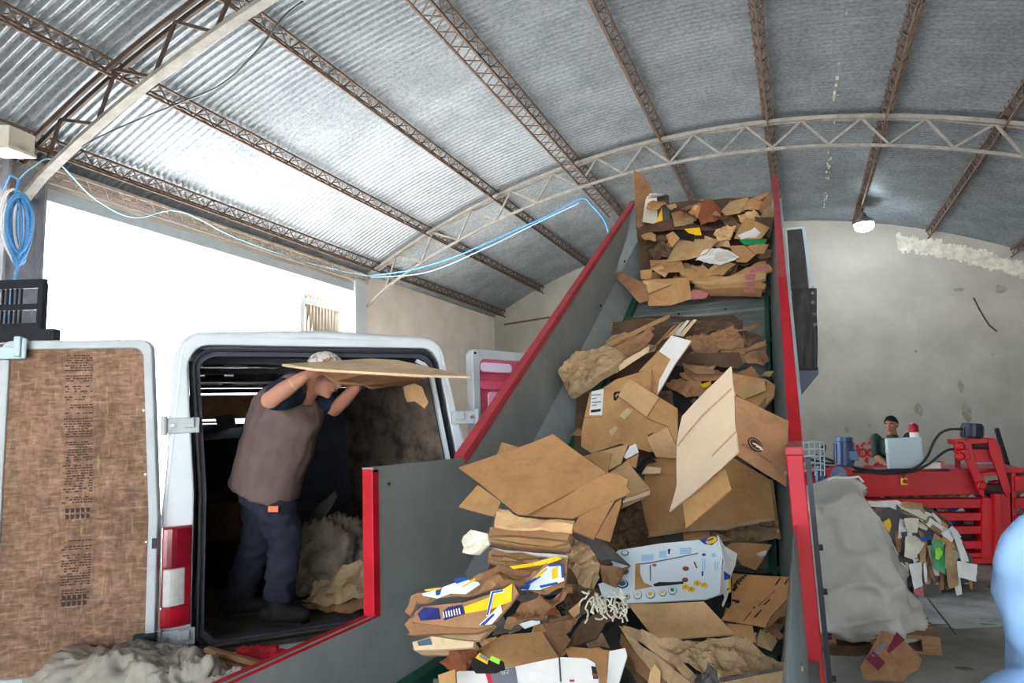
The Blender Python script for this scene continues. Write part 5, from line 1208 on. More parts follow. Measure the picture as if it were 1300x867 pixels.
MB().lathe([(.025,0),(.025,.02)], G(1149,611,-.08), (0,-1,0), 12).build('button', MT['rust'], es)
wp = slab(MB(), [(1172,589),(1194,587),(1195,597),(1173,598)], .1, .3).build('paper_pad', MT['white'], None, bevel=.004)
tag(wp, 'white and pink box lying on the press right of the grey cabinet', 'box')
slab(MB(), [(1194,586),(1199,586),(1199,597),(1195,597)], .1, .3).build('pink_end', MT['pinkink'], wp)
slab(MB(), [(1170,597),(1205,595),(1206,600),(1171,601)], -.02, .3).build('tray', MT['darksteel'], press)
# shredded paper seen in the gaps of the press
mb = MB(); rnd = random.Random(31)
for i in range(170):
    x = rnd.uniform(1105,1250) if i < 120 else rnd.uniform(1286,1300); y = rnd.choice((629,630,631,648,664)) + rnd.uniform(-1.5,1.5)
    c = G(x, y, .2+rnd.uniform(0,.1)); a = Vec((rnd.uniform(-1,1),rnd.uniform(-.3,.3),rnd.uniform(-1,1))).normalized(); 
    mb.bar(c-a*.05, c+a*.05, .05, .006, up=(0,-1,.3), mi=rnd.randrange(5))
tag(mb.build('paper_scraps', [MT['cream'], MT['old'], MT['brown'], MT['grey'], MT['blue']], None), 'loose paper scraps showing through the gaps of the red press', 'paper scraps', None, 'stuff')
br = MB().bar(atY(1265,544,12.5), atY(1282,600,12.3), .05, .05).build('leaning_bar', MT['darksteel'], None)
br.name = 'metal_bar'; tag(br, 'dark metal bar leaning by the far wall behind the press', 'bar')
# extend the bar to the ground
br.data.clear_geometry(); a = atY(1265,544,12.5); b2 = atY(1282,600,12.3); d = (b2-a); k = (0.0-a.z)/d.z; e = a+d*k; o0 = WL['leaning_bar']
q = MB().bar(a, e, .05, .05); br.data.from_pydata([v-o0 for v in q.v], [], q.f)
# wire crate with pale bars
wc = thing('wire_crate', 'pale wire crate tangled with black hoses beside the red conveyor rim', 'crate', G(1035,600,-.6))
for j in range(5):
    mb = MB(); y = 561+j*9
    mb.tube([G(1020,y+1,-.6), G(1030,y-1,-.62), G(1046,y,-.6)], .008, 6); mb.tube([G(1020,y+1,-.2), G(1046,y,-.2)], .008, 6); mb.build('wire', MT['cabinet'], wc)
for x in (1020,1027,1034,1041,1046): MB().tube([G(x,560,-.6), G(x+1,604,-.6)], .007, 6).build('wire', MT['cabinet'], wc)

# ------------------------------------------------------------------ paper bale
bp = atZ(1165,752,0); BLY = bp.y
bale = thing('paper_bale', 'rounded bale of white and brown paper strips on the floor by the big bag', 'bale', bp+Vec((0,.3,0)))
def L(x, y, d=0): return atY(x, y, BLY+d)
prof = [(1106,752),(1108,690),(1106,648),(1122,640),(1150,637),(1180,644),(1205,662),(1222,690),(1232,720),(1234,738),(1205,746)]
mb = MB(); mb.rings([[L(x,y,.02) for x, y in prof], [L(x,y,-.04) for x, y in [(cx+(1168-cx)*.08, cy+(700-cy)*.08) for cx, cy in prof]]][::-1]+[[L(x,y,.7) for x, y in prof]]); mb.build('core', MT['grey'], bale)
rnd = random.Random(17)
cols = ['white','cream','brown','old','grey','kraft','dark','white','cool','brown']
cx, cy = 1135, 760
for i in range(97-14):
    f = rnd.random()**.6; ang = rnd.uniform(-1.45, -.12) if i < 66 else rnd.uniform(-1.6,-.4)
    R0 = 30+85*f
    x = cx+R0*math.cos(ang)*.98; y = cy+R0*math.sin(ang)*1.05
    if x < 1106 or x > 1232 or y > 748: x = rnd.uniform(1120,1215); y = rnd.uniform(665,740)
    w = rnd.uniform(3.5,9); h = rnd.uniform(12,30); a = ang+PI/2+rnd.uniform(-.25,.25) if f > .7 else rnd.uniform(-.35,.1)+PI/2
    ca, sa = math.cos(a), math.sin(a)
    pl = [(x+u*h*ca/2-v*w*sa/2, y+u*h*sa/2+v*w*ca/2) for u, v in ((-1,-1),(0,-1.1),(1,-.8),(1.05,.9),(0,1),(-1,1))]
    p0 = L(x, y, -.05-rnd.uniform(0,.1))
    s, _, _ = sheetmesh(pl, p0, (rnd.uniform(-.5,.6), -.85, rnd.uniform(-.1,.6)), th=.008, amp=.015, freq=8, jag=.008, seg=.06, seed=i)
    s.build('paper_strip', MT[cols[rnd.randrange(10)]], bale)
def bstrip(pl, m, d, n=(.1,-.95,.2), name='paper_strip', **k):
    c = cen(pl); s, _, _ = sheetmesh(pl, L(c[0], c[1], d), n, th=.012, amp=.015, freq=7, jag=.006, seg=.06, seed=int(c[0])); o = s.build(name, MT[m], bale); return o
Z_ = crop(1000,510,.23077); Y_ = crop(1000,667,.23077)
bstrip(Z_((530,660),(560,640),(572,680),(560,720),(545,700)), 'yellow', -.2)
bstrip(Z_((650,740),(700,735),(755,780),(720,830),(690,867),(645,850)), 'cream', -.22)
bstrip(Y_((790,85),(850,80),(870,270),(805,240)), 'greenp', -.24, name='green_can_carton'); bstrip(Y_((810,130),(835,118),(850,150),(830,190),(812,180)), 'lime', -.265, name='print')
bstrip(Z_((722,745),(800,735),(800,755),(740,770)), 'blue', -.25, name='blue_wrapper')
bstrip(Y_((930,195),(1042,215),(1038,308),(940,285)), 'white', -.22, (.1,-.9,.35), name='white_sheet')
bstrip(Y_((870,90),(925,150),(945,330),(890,350),(865,220)), 'old', -.2); bstrip(Y_((900,30),(960,80),(995,200),(960,200),(925,90)), 'white', -.16, (.4,-.85,.2))
bstrip(Y_((690,330),(745,340),(748,395),(700,380)), 'pinkink', -.2); bstrip(Y_((665,215),(735,200),(745,330),(700,350)), 'white', -.22); bstrip(Y_((740,320),(835,330),(840,385),(760,390)), 'grey', -.18)
bstrip(Z_((440,545),(600,545),(720,600),(860,690),(840,700),(700,630),(560,580),(450,575)), 'white', -.1, (.2,-.8,.5)); bstrip(Z_((640,640),(720,640),(715,720),(660,720)), 'cream', -.2); bstrip(Z_((600,560),(680,560),(780,620),(760,650),(650,600)), 'cream', -.14, (.2,-.8,.5))

# ------------------------------------------------------------------ big white bag on a pallet
bgc = atZ(1100,822,.0); GY = bgc.y-.1
def H(x, y, d=0): return atY(x, y, GY+d)
bag = thing('bulk_bag', 'tall slumped white bulk bag standing on a pallet right of the red rim', 'bag', Vec((H(1095,800).x, GY+.45, 0)))
rows = [(816,1022,1172,.95),(800,1012,1184,1.06),(780,1006,1176,1.05),(750,1004,1164,1.02),(715,1004,1150,.98),(685,1005,1134,.93),(660,1008,1117,.86),(640,1012,1106,.74),(625,1022,1101,.5),(612,1040,1098,.3),(606,1052,1094,.12)]
rs = []; nb = 120
for j, (y, xa, xb, dep) in enumerate(rows):
    a = H(xa, y); b = H(xb, y); c = (a+b)/2; hw = (b-a).length/2; c.y = GY+.45; ring = []
    for i in range(nb):
        t = 2*PI*i/nb; cs, sn = math.cos(t), math.sin(t); e = .62
        p = Vec((c.x+hw*math.copysign(abs(cs)**e, cs), c.y+dep*.5*math.copysign(abs(sn)**e, sn), c.z))
        ring.append(p)
    rs.append(ring)
fine = []
for j in range(len(rs)-1):
    for k in range(9):
        t = k/9; fine.append([rs[j][i]*(1-t)+rs[j+1][i]*t for i in range(nb)])
fine.append(rs[-1])
cc = bag.location.copy()
for ring in fine:
    for i, p in enumerate(ring):
        d = Vec((p.x-cc.x, p.y-cc.y, 0)).normalized()
        w1 = noise.noise(Vec((p.x*3.0+p.z*2.6, p.y*3, p.z*1.5-p.x*1.8))); w2 = noise.noise(Vec((p.x*1.4-p.z*3.2+4, p.y*2, p.z*1.2+p.x*2)))
        hh = min(1, max(0, (p.z-.2)/1.1))
        fz = .06*noise.noise(p*1.6)+.10*(.5-min(1,abs(w1)*2.2)**.6)*(.45+hh*.8)+.08*(.5-min(1,abs(w2)*2.2)**.6)*(1.1-hh*.5)+.02*noise.noise(p*8)-.03
        ring[i] = p+d*fz
mb = MB(); mb.rings(fine)
mat('bulk_bag_woven', srgb(184,182,174), .6, 0, .2, 2.2, bump=.5, bscale=9)
mb.build('sack_body', bpy.data.materials['bulk_bag_woven'], bag, smooth=True)
mb = MB(); q = [H(x, y, .05) for x, y in ((1050,610),(1060,606),(1075,607),(1090,605),(1096,612))]; mb.tube(q, .009, 8); mb.build('top_seam', MT['white'], bag, smooth=True)
pal = thing('wooden_pallet', 'wooden pallet under the big white bag with a block showing at its right', 'pallet', Vec((bag.location.x, GY+.45, 0)))
px0 = H(1040,820).x; px1 = H(1196,820).x; pz = .13
for i in range(4): MB().span((px0, GY+.02+i*.26, pz-.025), (px1, GY+.16+i*.26, pz)).build('deck_board', MT['wood'], pal)
for x in (px0, (px0+px1)/2-.05, px1-.12): 
    for yy in (GY+.03, GY+.75): MB().span((x, yy, .02), (x+.12, yy+.12, pz-.025)).build('block', MT['wood'], pal, bevel=.004)
for yy in (GY+.03, GY+.75): MB().span((px0, yy, 0), (px1, yy+.12, .02)).build('bottom_board', MT['wood'], pal)
# crumpled box in front of the pallet
def fb(label, poly, zc, n, m, **k): 
    c = cen(poly); return board(label, poly, 0, n, m, p0=PD(c[0], c[1], zc), **k)
zb = (atZ(1125,862,0)-C0).dot(AF)
MT['maroon'] = mat('print_maroon', srgb(120,40,58), .8, 0, .25, 9)
b = fb('crushed brown and dark red carton on the floor in front of the big bag', Y_((520,575),(560,590),(640,630),(740,740),(720,790),(665,820),(555,700),(500,665)), zb, (.3,-.75,.6), 'brown', name='carton', amp=.012, jag=.004)
f = flap(b, Y_((520,575),(500,660),(555,700),(665,820),(640,860),(420,850),(400,780)), (-.35,-.85,.4), 'brown', 'side', hinge=Y_((530,680))[0], amp=.012)
decal(b, Y_((545,690),(600,585),(645,630),(560,702)), 'maroon', 'red_band'); decal(f, Y_((430,735),(470,690),(540,755),(500,800)), 'maroon', 'red_band'); decal(f, Y_((455,700),(535,640),(550,660),(470,730)), 'slate', 'grey_label')
fb('flat grey card scrap lying right of the pallet block', Y_((840,705),(880,685),(960,690),(970,705),(850,716)), (atZ(1207,829,0)-C0).dot(AF), (0,0,1), 'grey', name='card_scrap')
fb('brown board lying in the dark under the big bag', Y_((190,680),(470,650),(490,690),(250,740)), zb+.5, (0,-.4,.9), 'dark')
for i, (x, y, m, lb) in enumerate(((1256,793,'greenp','small green plastic sliver on the floor'),(1228,741,'white','tiny white paper bit on the floor beside the bale'),(1262,745,'darksteel','thin black wire bit on the floor near the press'),(1225,849,'grey','small grey crumb on the floor right of the crushed carton'))):
    c = atZ(x, y, .006); s = MB(); s.prism([c+Vec((.05,0,0)), c+Vec((.01,.02,0)), c+Vec((-.06,.01,0)), c+Vec((-.03,-.02,0))], (0,0,.006)); tag(s.build('floor_litter', MT[m], None), lb, 'litter')
# chalk pale patch and joints of the floor
fl = bpy.data.objects['floor']
def fz(poly, m, nm, z=.0015):
    mb = MB(); mb.prism([atZ(x, y, z) for x, y in poly], (0,0,.0005)); return mb.build(nm, m, fl)
fz([(1166,758),(1205,752),(1262,752),(1300,754),(1300,792),(1262,796),(1215,798),(1178,792)], mat('floor_pale_patch', srgb(182,186,186), .8, 0, .4, 4), 'pale_floor_patch')
mb = MB()
for a, b in (((1178,760),(1214,806)),((1176,793),(1202,793))): mb.bar(atZ(*a,.003), atZ(*b,.003), .012, .003)
mb.build('floor_joint', MT['trussdk'], fl)

# ------------------------------------------------------------------ lower left: sacks, sticks, red cloth
def lump(name, label, cat, c, r, m, seed, kind=None, amp=.16):
    mb = MB(); n = 90; rs = []
    for i in range(46):
        th = PI*i/45; ring = []
        for k in range(n):
            d = Vec((math.sin(th)*math.cos(2*PI*k/n), math.sin(th)*math.sin(2*PI*k/n), -math.cos(th)))
            q = d*1.7+Vec((seed*2.3, seed, 0))
            f = 1+amp*noise.noise(q)*1.6+amp*.9*(.5-abs(noise.noise(q*2.1)))+amp*.3*noise.noise(q*5)+amp*.5*(.4-min(1,abs(noise.noise(Vec((q.x*2.6+q.z, q.y*2.6, q.z*3.4-q.x))))*2.5)**.6)+amp*.2*(.4-min(1,abs(noise.noise(q*6.5))*2.5)**.6)
            p = Vec(c)+Vec((d.x*r[0]*f, d.y*r[1]*f, d.z*r[2]*f)); p.z = max(p.z, .0); ring.append(p)
        rs.append(ring)
    mb.rings(rs); o = mb.build(name, m, None, smooth=True); tag(o, label, cat, None, kind); return o
sackm = mat('dusty_sack_cloth', srgb(176,168,156), .9, 0, .3, 5, bump=.4, bscale=10)
lump('dusty_sack', 'dusty grey sack heaped below the chipboard lined door', 'sack', PD(130,905,3.0), (.46,.30,.26), sackm, 1)
lump('dusty_sack', 'dusty grey sack with an open fold at the van corner, left of the red cloth', 'sack', PD(232,897,2.85), (.24,.2,.2), sackm, 5, amp=.3)
lump('rubble_heap', 'grey dust and rubble heap below the left tail lamp', 'rubble', PD(190,893,3.1), (.36,.25,.25), mat('dust_rubble', srgb(150,146,138), .95, 0, .5, 14, bump=1, bscale=30), 9, 'stuff')
lump('rubble_heap', 'grey rubble heap between the van sill and the red conveyor rim', 'rubble', PD(300,894,3.0), (.3,.22,.16), bpy.data.materials['dust_rubble'], 12, 'stuff')
lump('pale_sack', 'pale sack corner against the red rim at the bottom edge', 'sack', PD(302,885,2.75), (.14,.1,.1), sackm, 14, amp=.3)
redc = mat('red_cloth', srgb(190,30,48), .7, 0, .3, 8)
lump('red_cloth', 'crumpled red cloth under the van sill', 'cloth', PD(332,847,3.1), (.15,.12,.07), redc, 3, amp=.35)
for i, (a, b, lb) in enumerate((((262,824),(342,846),'long brown stick lying across the rubble below the van sill, upper of two'), ((268,834),(330,856),'long brown stick lying across the rubble below the van sill, lower of two'))):
    s = MB().bar(PD(*a, 3.0), PD(*b, 2.85), .025, .02).build('wooden_stick', MT['wood'], None); tag(s, lb, 'stick')

# ------------------------------------------------------------------ load inside the van
fb('crumpled tan paper sheets spilling on the van floor behind the man', [(384,764),(400,740),(430,722),(455,710),(476,716),(482,752),(440,764),(405,770)], 4.15, (-.2,-.7,.65), 'old', name='paper_bundle', cat='paper', amp=.035, freq=9, seg=.04, jag=.015)
fb('second layer of crumpled paper under the tan sheets in the van', [(384,770),(430,752),(480,744),(484,766),(430,776)], 4.1, (-.1,-.6,.75), 'brown', name='paper_bundle', cat='paper', amp=.025, freq=9, seg=.04, jag=.012)
lump('brown_sack', 'lumpy brown sack in the van to the right of the man', 'sack', PD(425,712,4.55), (.26,.24,.30), mat('sack_brown_dark', srgb(120,106,92), .9, 0, .4, 6, bump=.4), 7, amp=.25)
lump('grey_sack', 'small grey sack at the right end of the paper in the van', 'sack', PD(470,700,4.7), (.12,.12,.12), sackm, 8, amp=.25)
fb('pale grey flap leaning by the dark side lining of the van', [(390,660),(402,640),(424,622),(426,630),(412,652),(396,668)], 4.7, (-.4,-.8,.4), 'grey', amp=.02, jag=.008)
for pl, z, m, lb in (([(248,560),(322,556),(318,640),(250,648)], 6.0, 'black', 'dark boxes stacked in the van left of the man, upper'), ([(248,640),(320,636),(318,700),(250,712)], 5.6, 'dark', 'dark boxes stacked in the van left of the man, middle'), ([(250,705),(312,700),(306,744),(252,752)], 5.1, 'black', 'dark boxes stacked in the van left of the man, bottom')):
    b = fb(lb, pl, z, (.1,-.95,.2), m, name='dark_carton', amp=.015); flap(b, [(pl[0][0],pl[0][1]), (pl[1][0],pl[1][1]), (pl[1][0]-4,pl[1][1]-14), (pl[0][0]+6,pl[0][1]-14)], (0,-.3,.95), m, 'lid', hinge=pl[0])
    
fb('grey tool case on the shelf at the front of the van', [(272,528),(297,526),(299,540),(276,540)], 6.2, (-.1,-.9,.3), 'slate', name='tool_case', cat='case')
s = MB().tube([V(.55,2.4,.75), V(.75,.9,.72), V(.9,.5,.70)], .012, 6).build('floor_litter', MT['vangrey'], None); s.name = 'pipe'; tag(s, 'thin pale pipe on the van floor', 'pipe')

# ------------------------------------------------------------------ people
def ering(c, side, fwd, a, b, n=18): return [c+side*(a*math.cos(2*PI*i/n))+fwd*(b*math.sin(2*PI*i/n)) for i in range(n)]
def torso(mb, rows, n=18):
    """rows: (centre, side, a, b) ; forward found from the spine"""
    rs = []
    for i, (c, s, a, b) in enumerate(rows):
        up = (rows[min(i+1,len(rows)-1)][0]-rows[max(i-1,0)][0]).normalized()
        s = (s-up*s.dot(up)).normalized(); f = up.cross(s); rs.append(ering(c, s, f, a, b, n))
    return mb.rings(rs)
def hand(mb, wr, d, palm, curl=.5, s=1):
    """wrist, direction of the fingers, palm normal"""
    d = d.normalized(); palm = (palm-d*palm.dot(d)).normalized(); sd = d.cross(palm)
    mb.ball(wr+d*.045*s, (.05*s,.042*s,.018*s), (d, sd, palm), 12)
    for k, (o, ln) in enumerate(((-.030,.070),(-.010,.080),(.010,.075),(.029,.060))):
        p = wr+d*.085*s+sd*o*s; q = [p-d*.02]; dd = d.copy()
        for j in range(3):
            q.append(q[-1]+dd*ln*s/2.4); dd = (dd*math.cos(curl)+palm*math.sin(curl)).normalized()
        mb.tube(q, [.0105*s,.0098*s,.009*s,.008*s], 8, round_ends=True)
    p = wr+d*.03*s-sd*.036*s
    mb.tube([p, p+(d*.6-sd*.7+palm*.3).normalized()*.04*s, p+(d*.85-sd*.4+palm*.5).normalized()*.075*s], [.014*s,.012*s,.0095*s], 8, round_ends=True)
def head(mb, c, f, up, s=1):
    f = f.normalized(); up = (up-f*up.dot(f)).normalized(); sd = up.cross(f); ax = (sd, f, up)
    mb.ball(c+up*.02*s-f*.01*s, (.077*s,.097*s,.10*s), ax, 18); mb.ball(c-up*.045*s+f*.025*s, (.058*s,.066*s,.072*s), ax, 16)
    mb.ball(c-up*.098*s+f*.06*s, (.026*s,.024*s,.02*s), ax, 10)
    mb.tube([c+up*.02*s+f*.088*s, c-up*.018*s+f*.106*s, c-up*.03*s+f*.098*s], [.009*s,.014*s,.015*s], 8, round_ends=True)
    mb.tube([c-sd*.05*s+up*.035*s+f*.075*s, c+up*.03*s+f*.09*s, c+sd*.05*s+up*.035*s+f*.075*s], .010*s, 8, round_ends=True)
    mb.tube([c-sd*.02*s-up*.058*s+f*.086*s, c-up*.056*s+f*.092*s, c+sd*.02*s-up*.058*s+f*.086*s], .009*s, 8, round_ends=True)
    for k in (-1,1): mb.ball(c+sd*k*.078*s-f*.005*s, (.012*s,.022*s,.034*s), ax, 10)
    return ax
def face(par, c, ax, s=1, hm='hair'):
    sd, f, up = ax
    for k in (-1,1):
        MB().ball(c+sd*k*.032*s+up*.012*s+f*.083*s, (.014*s,.008*s,.008*s), ax, 10).build('eye', MT['white'], par, smooth=True)
        MB().ball(c+sd*k*.032*s+up*.012*s+f*.089*s, (.007*s,.005*s,.007*s), ax, 8).build('iris', MT['ink'], par, smooth=True)
        MB().tube([c+sd*k*.014*s+up*.034*s+f*.096*s, c+sd*k*.034*s+up*.04*s+f*.093*s, c+sd*k*.052*s+up*.034*s+f*.08*s], .0055*s, 6).build('eyebrow', MT[hm], par)
    MB().tube([c-sd*.024*s-up*.057*s+f*.09*s, c-up*.056*s+f*.1*s, c+sd*.024*s-up*.057*s+f*.09*s], .0055*s, 6, round_ends=True).build('mouth', MT['lips'], par)
def haircap(par, c, ax, s=1, m='hair', low=-.02):
    sd, f, up = ax; mb = MB(); rs = []; n = 24
    for j in range(9):
        th = j/8*1.45; ring = []
        for k in range(n):
            a = 2*PI*k/n; x, y = math.cos(a), math.sin(a)
            front = max(0, y)**2
            t = th*(1-.30*front)+(.28*th*max(0,-y))
            ring.append(c+up*.02*s-f*.01*s+sd*x*math.sin(t)*.086*s+f*y*math.sin(t)*.106*s+up*math.cos(t)*.113*s)
        rs.append(ring)
    mb.rings(rs); return mb.build('hair', MT[m], par, smooth=True)
def limb(mb, a, b, c, r): mb.tube([a, (a+b)/2, b, (b*.6+c*.4), c], [r[0], r[0]*.93, r[1], r[1]*1.02, r[2]], 14, round_ends=True)

# --- operator behind the press
OY = 10.55
def O(x, y, d=0): return atY(x, y, OY+d)
hc = O(1131.5, 540); op = thing('person', 'man with short black hair in a dark green polo shirt behind the press', 'person', Vec((hc.x, hc.y, 0)))
side = Vec((.92, .39, 0)); fwd = Vec((.05,-1,0)).normalized(); side = Vec((1,.05,0)).normalized()
fc = Vec((-.45,-.88,-.12)).normalized(); Zu = Vec((0,0,1))
nk = hc-Zu*.135+Vec((0,.02,0)); ch = nk-Zu*.20; pv = Vec((hc.x, hc.y+.04, .93))
shL = nk+side*.20-Zu*.045; shR = nk-side*.20-Zu*.045
elR = O(1113, 579, -.02); wrR = O(1129, 592, -.30); elL = shL-Zu*.27+side*.05; wrL = elL+Vec((-.08,-.24,.02))
rows = [(pv-Zu*.06,side,.16,.11),(pv,side,.17,.12),(pv+Zu*.16,side,.15,.105),(pv+Zu*.30,side,.165,.115),(ch,side,.185,.12),(nk-Zu*.055,side,.18,.09),(nk-Zu*.02,side,.07,.062),(nk+Zu*.06,side,.056,.058)]
mb = MB(); torso(mb, rows); ax = head(mb, hc, fc, Zu); mb.tube([nk-Zu*.03, nk+Zu*.05, hc-Zu*.05], [.06,.056,.055], 12)
limb(mb, shL, elL, wrL, (.05,.042,.03)); limb(mb, shR, elR, wrR, (.05,.042,.03)); hand(mb, wrL, Vec((-.3,-1,-.2)), -Zu, .4); hand(mb, wrR, wrR-elR, -Zu, .35)
for k in (-1,1): limb(mb, pv+side*k*.09-Zu*.02, Vec((pv.x+k*.1, pv.y-.01, .50)), Vec((pv.x+k*.1, pv.y+.02, .08)), (.085,.06,.042)); mb.ball(Vec((pv.x+k*.1, pv.y-.05, .04)), (.045,.12,.04))
body = mb.voxel('body', MT['skin2'], op, .007, 3); face(op, hc, ax); haircap(op, hc, ax)
shirt = mat('polo_dark_green', srgb(44,66,58), .85, 0, .2, 8)
mb = MB(); torso(mb, [(c, s, a+.022, b+.022) for c, s, a, b in rows[1:6]]+[(nk-Zu*.03,side,.085,.075)])
for sh, el in ((shL,elL),(shR,elR)): mb.tube([sh+Zu*.005, sh*.5+el*.5, sh*.15+el*.85], [.075,.072,.07], 14, round_ends=True)
MBs = mb.voxel('polo_shirt', shirt, op, .012, 4, wr=(.008,8,.7))
mb = MB(); mb.rings([ering(nk+Zu*(-.035+.03*j)-Zu*.005, side, Vec((0,-1,0)), .082-.012*j, .078-.01*j) for j in range(3)], False); cl = mb.build('collar', mat('collar_green', srgb(62,80,72), .85), op, smooth=True); cl.modifiers.new('s','SOLIDIFY').thickness = .008
mb = MB()
for k in (-1,1): mb.tube([pv+side*k*.085+Zu*.02, Vec((pv.x+k*.1, pv.y-.01, .5)), Vec((pv.x+k*.1, pv.y+.02, .09))], [.11,.085,.075], 14)
torso(mb, [(pv-Zu*.08,side,.175,.13),(pv+Zu*.06,side,.18,.135)]); mb.voxel('trousers', MT['navy'], op, .014, 3)

# --- man in the van
mp = PD(345,780,3.95); man = thing('person', 'man in brown vest and dark trousers standing in the van under a board', 'person', Vec((mp.x, mp.y, .66)))
hp = PD(340,606,3.98); chs = PD(366,520,3.95); nk = PD(390,495,3.9); hc = PD(411,476,3.86)
side = (AF*.92-AX*.38); side.z = 0; side.normalize()           # towards his left, away from the viewer
up1 = (chs-hp).normalized()
shR = PD(368,498,3.80); elR = PD(342,508,3.56); wrR = PD(386,478,3.60)
shL = PD(394,501,4.10); elL = PD(425,520,4.08); wrL = PD(452,492,3.85)
hiR = hp-side*.09; hiL = hp+side*.09
knR = PD(362,690,3.95); anR = PD(353,762,3.92); knL = PD(326,692,4.12); anL = PD(302,756,4.16)
rows = [(hp-up1*.10,side,.15,.12),(hp,side,.17,.135),(hp*.65+chs*.35,side,.17,.14),(chs,side,.19,.14),(chs*.45+nk*.55,side,.17,.10),(nk*.85+chs*.15,side,.075,.07),(nk*.5+hc*.5,side,.06,.06)]
fc = (AX*.85+AF*.15-Zu*.35).normalized(); hu = (Zu+AX*.3).normalized()
mb = MB(); torso(mb, rows); ax = head(mb, hc, fc, hu); mb.tube([nk, nk*.4+hc*.6], [.062,.058], 12)
limb(mb, shR, elR, wrR, (.055,.047,.032)); limb(mb, shL, elL, wrL, (.05,.042,.03)); hand(mb, wrR, AX*.8+Zu*.35+AF*.2, AF*.6+Zu*.6, .45); hand(mb, wrL, AX*.5+Zu*.7, AX*.7-Zu*.2, .6)
for h_, k_, a_ in ((hiR,knR,anR),(hiL,knL,anL)): limb(mb, h_, k_, a_, (.09,.062,.045))
mb.voxel('body', MT['skin'], man, .007, 3); face(man, hc, ax)
vest = mat('vest_brown', srgb(112,94,90), .9, 0, .2, 7, bump=.3, bscale=12); tee = mat('tee_navy', srgb(34,44,62), .9, 0, .2, 8); jean = mat('trousers_dark_navy', srgb(44,46,60), .9, 0, .25, 7, bump=.3, bscale=10)
mb = MB(); torso(mb, [(c-up1*(.08 if i == 0 else 0), s, a+.045, b+.065) for i, (c, s, a, b) in enumerate(rows[1:5])]+[(nk*.8+chs*.2,side,.10,.09)]); 
mb.ball(shR+up1*.02, .085); mb.ball(shL+up1*.02, .085); mb.voxel('brown_vest', vest, man, .013, 4, wr=(.016,6,.6))
mb = MB(); mb.tube([shR, shR*.45+elR*.55], [.092,.082], 14, round_ends=True); mb.tube([shL, shL*.4+elL*.6], [.085,.075], 14, round_ends=True); mb.voxel('tee_sleeves', tee, man, .012, 3, wr=(.008,10,1))
wb = MB(); q = elR*.35+wrR*.65; wb.rings([ering(q+(wrR-elR).normalized()*d, (wrR-elR).orthogonal().normalized(), (wrR-elR).normalized().cross((wrR-elR).orthogonal().normalized()), .0405, .0405) for d in (-.006,.006)], False); wb.build('wrist_band', MT['tape'], man, smooth=True)
mb = MB()
for h_, k_, a_ in ((hiR,knR,anR),(hiL,knL,anL)): mb.tube([h_*.88+k_*.12, h_*.5+k_*.5, k_, k_*.5+a_*.5, a_], [.108,.112,.095,.09,.085], 14)
torso(mb, [(hp-up1*.15,side,.17,.135),(hp-up1*.0,side,.165,.13)]); mb.voxel('trousers', jean, man, .014, 3, wr=(.014,9,1.6))
mb = MB(); c = PD(347,646,3.775); mb.box(c, (.055,.012,.032), (AX, AF, Zu)); mb.build('orange_patch', mat('patch_orange', srgb(236,128,84), .7), man)
for an, to, m_ in ((anR, PD(392,780,3.86), 0), (anL, PD(328,770,4.15), 1)):
    mb = MB(); z0 = .672; t_ = to.copy(); t_.z = z0+.045; a2 = an.copy(); a2.z = z0+.05; dv = (t_-a2); dv.z = 0; dv.normalize(); t_ = a2+dv*.17
    mb.tube([a2-dv*.07, a2+dv*.03, t_-dv*.03, t_], [.048,.05,.044,.036], 14, round_ends=True); mb.tube([a2, a2+Zu*.10], [.055,.058], 14, round_ends=True)
    mb.voxel('boot', mat('boot_dark', srgb(36,33,31), .8, 0, .3, 10), man, .009, 2)
    MB().box(a2+dv*.05+Zu*(-.044), (.25,.085,.016), (dv, dv.cross(Zu), Zu)).build('boot_sole', MT['seal'], man)
sd_, f_, u_ = ax; mb = MB(); rs = []
for j in range(8):
    t = j/7*1.5; rs.append([hc+u_*.03-f_*.005+sd_*math.cos(2*PI*k/20)*math.sin(t)*.094+f_*math.sin(2*PI*k/20)*math.sin(t)*.112+u_*math.cos(t)*.105 for k in range(20)])
mb.rings(rs); capm = mat('cap_patterned', srgb(206,198,188), .85, 0, .1, 34, col2=srgb(120,104,92), ramp=(.42,.52)); cp_ = mb.build('cap', capm, man, smooth=True)
mb = MB(); mb.prism([hc+u_*.035+f_*.10+sd_*k*.06 for k in (-1,1)]+[hc+u_*.02+f_*.175+sd_*k*.045 for k in (1,-1)], u_*.008); mb.build('peak', capm, cp_)
# the board he carries
mb = MB(); A = [PD(358,462,3.5), PD(400,459.5,3.66), PD(470,455,3.75), PD(505,457,3.78), PD(545,466,3.7), PD(597,477.5,3.55), PD(540,476,3.42), PD(470,472,3.34), PD(400,468,3.34)]
mb.prism(A, (0,0,-.012)); hb = mb.build('carried_board', MT['pale'], None); tag(hb, 'long pale cardboard sheet held up across the van opening by the man', 'cardboard')
mb = MB(); mb.prism([PD(405,470,3.4), PD(470,474,3.38), PD(540,478,3.48), PD(520,486,3.6), (PD(490,489,3.62)), PD(470,492,3.6), PD(462,487,3.55), PD(440,488,3.52), PD(425,484,3.45)], (0,0,-.01)); mb.build('torn_under_layer', MT['brown'], hb)
fb('torn tan scrap hanging under the carried board in the van', [(512,492),(524,486),(534,490),(544,512),(538,518),(526,508),(516,510)], 4.05, (-.2,-.9,.1), 'tan', name='torn_flap', jag=.012)
s = MB().tube([PD(486,457,4.6), PD(517,446,4.6)], .006, 6).build('van_stay', MT['bolt'], None); s.name = 'roof_stay'; tag(s, 'thin bright rod under the van roof right of the carried board', 'rod')

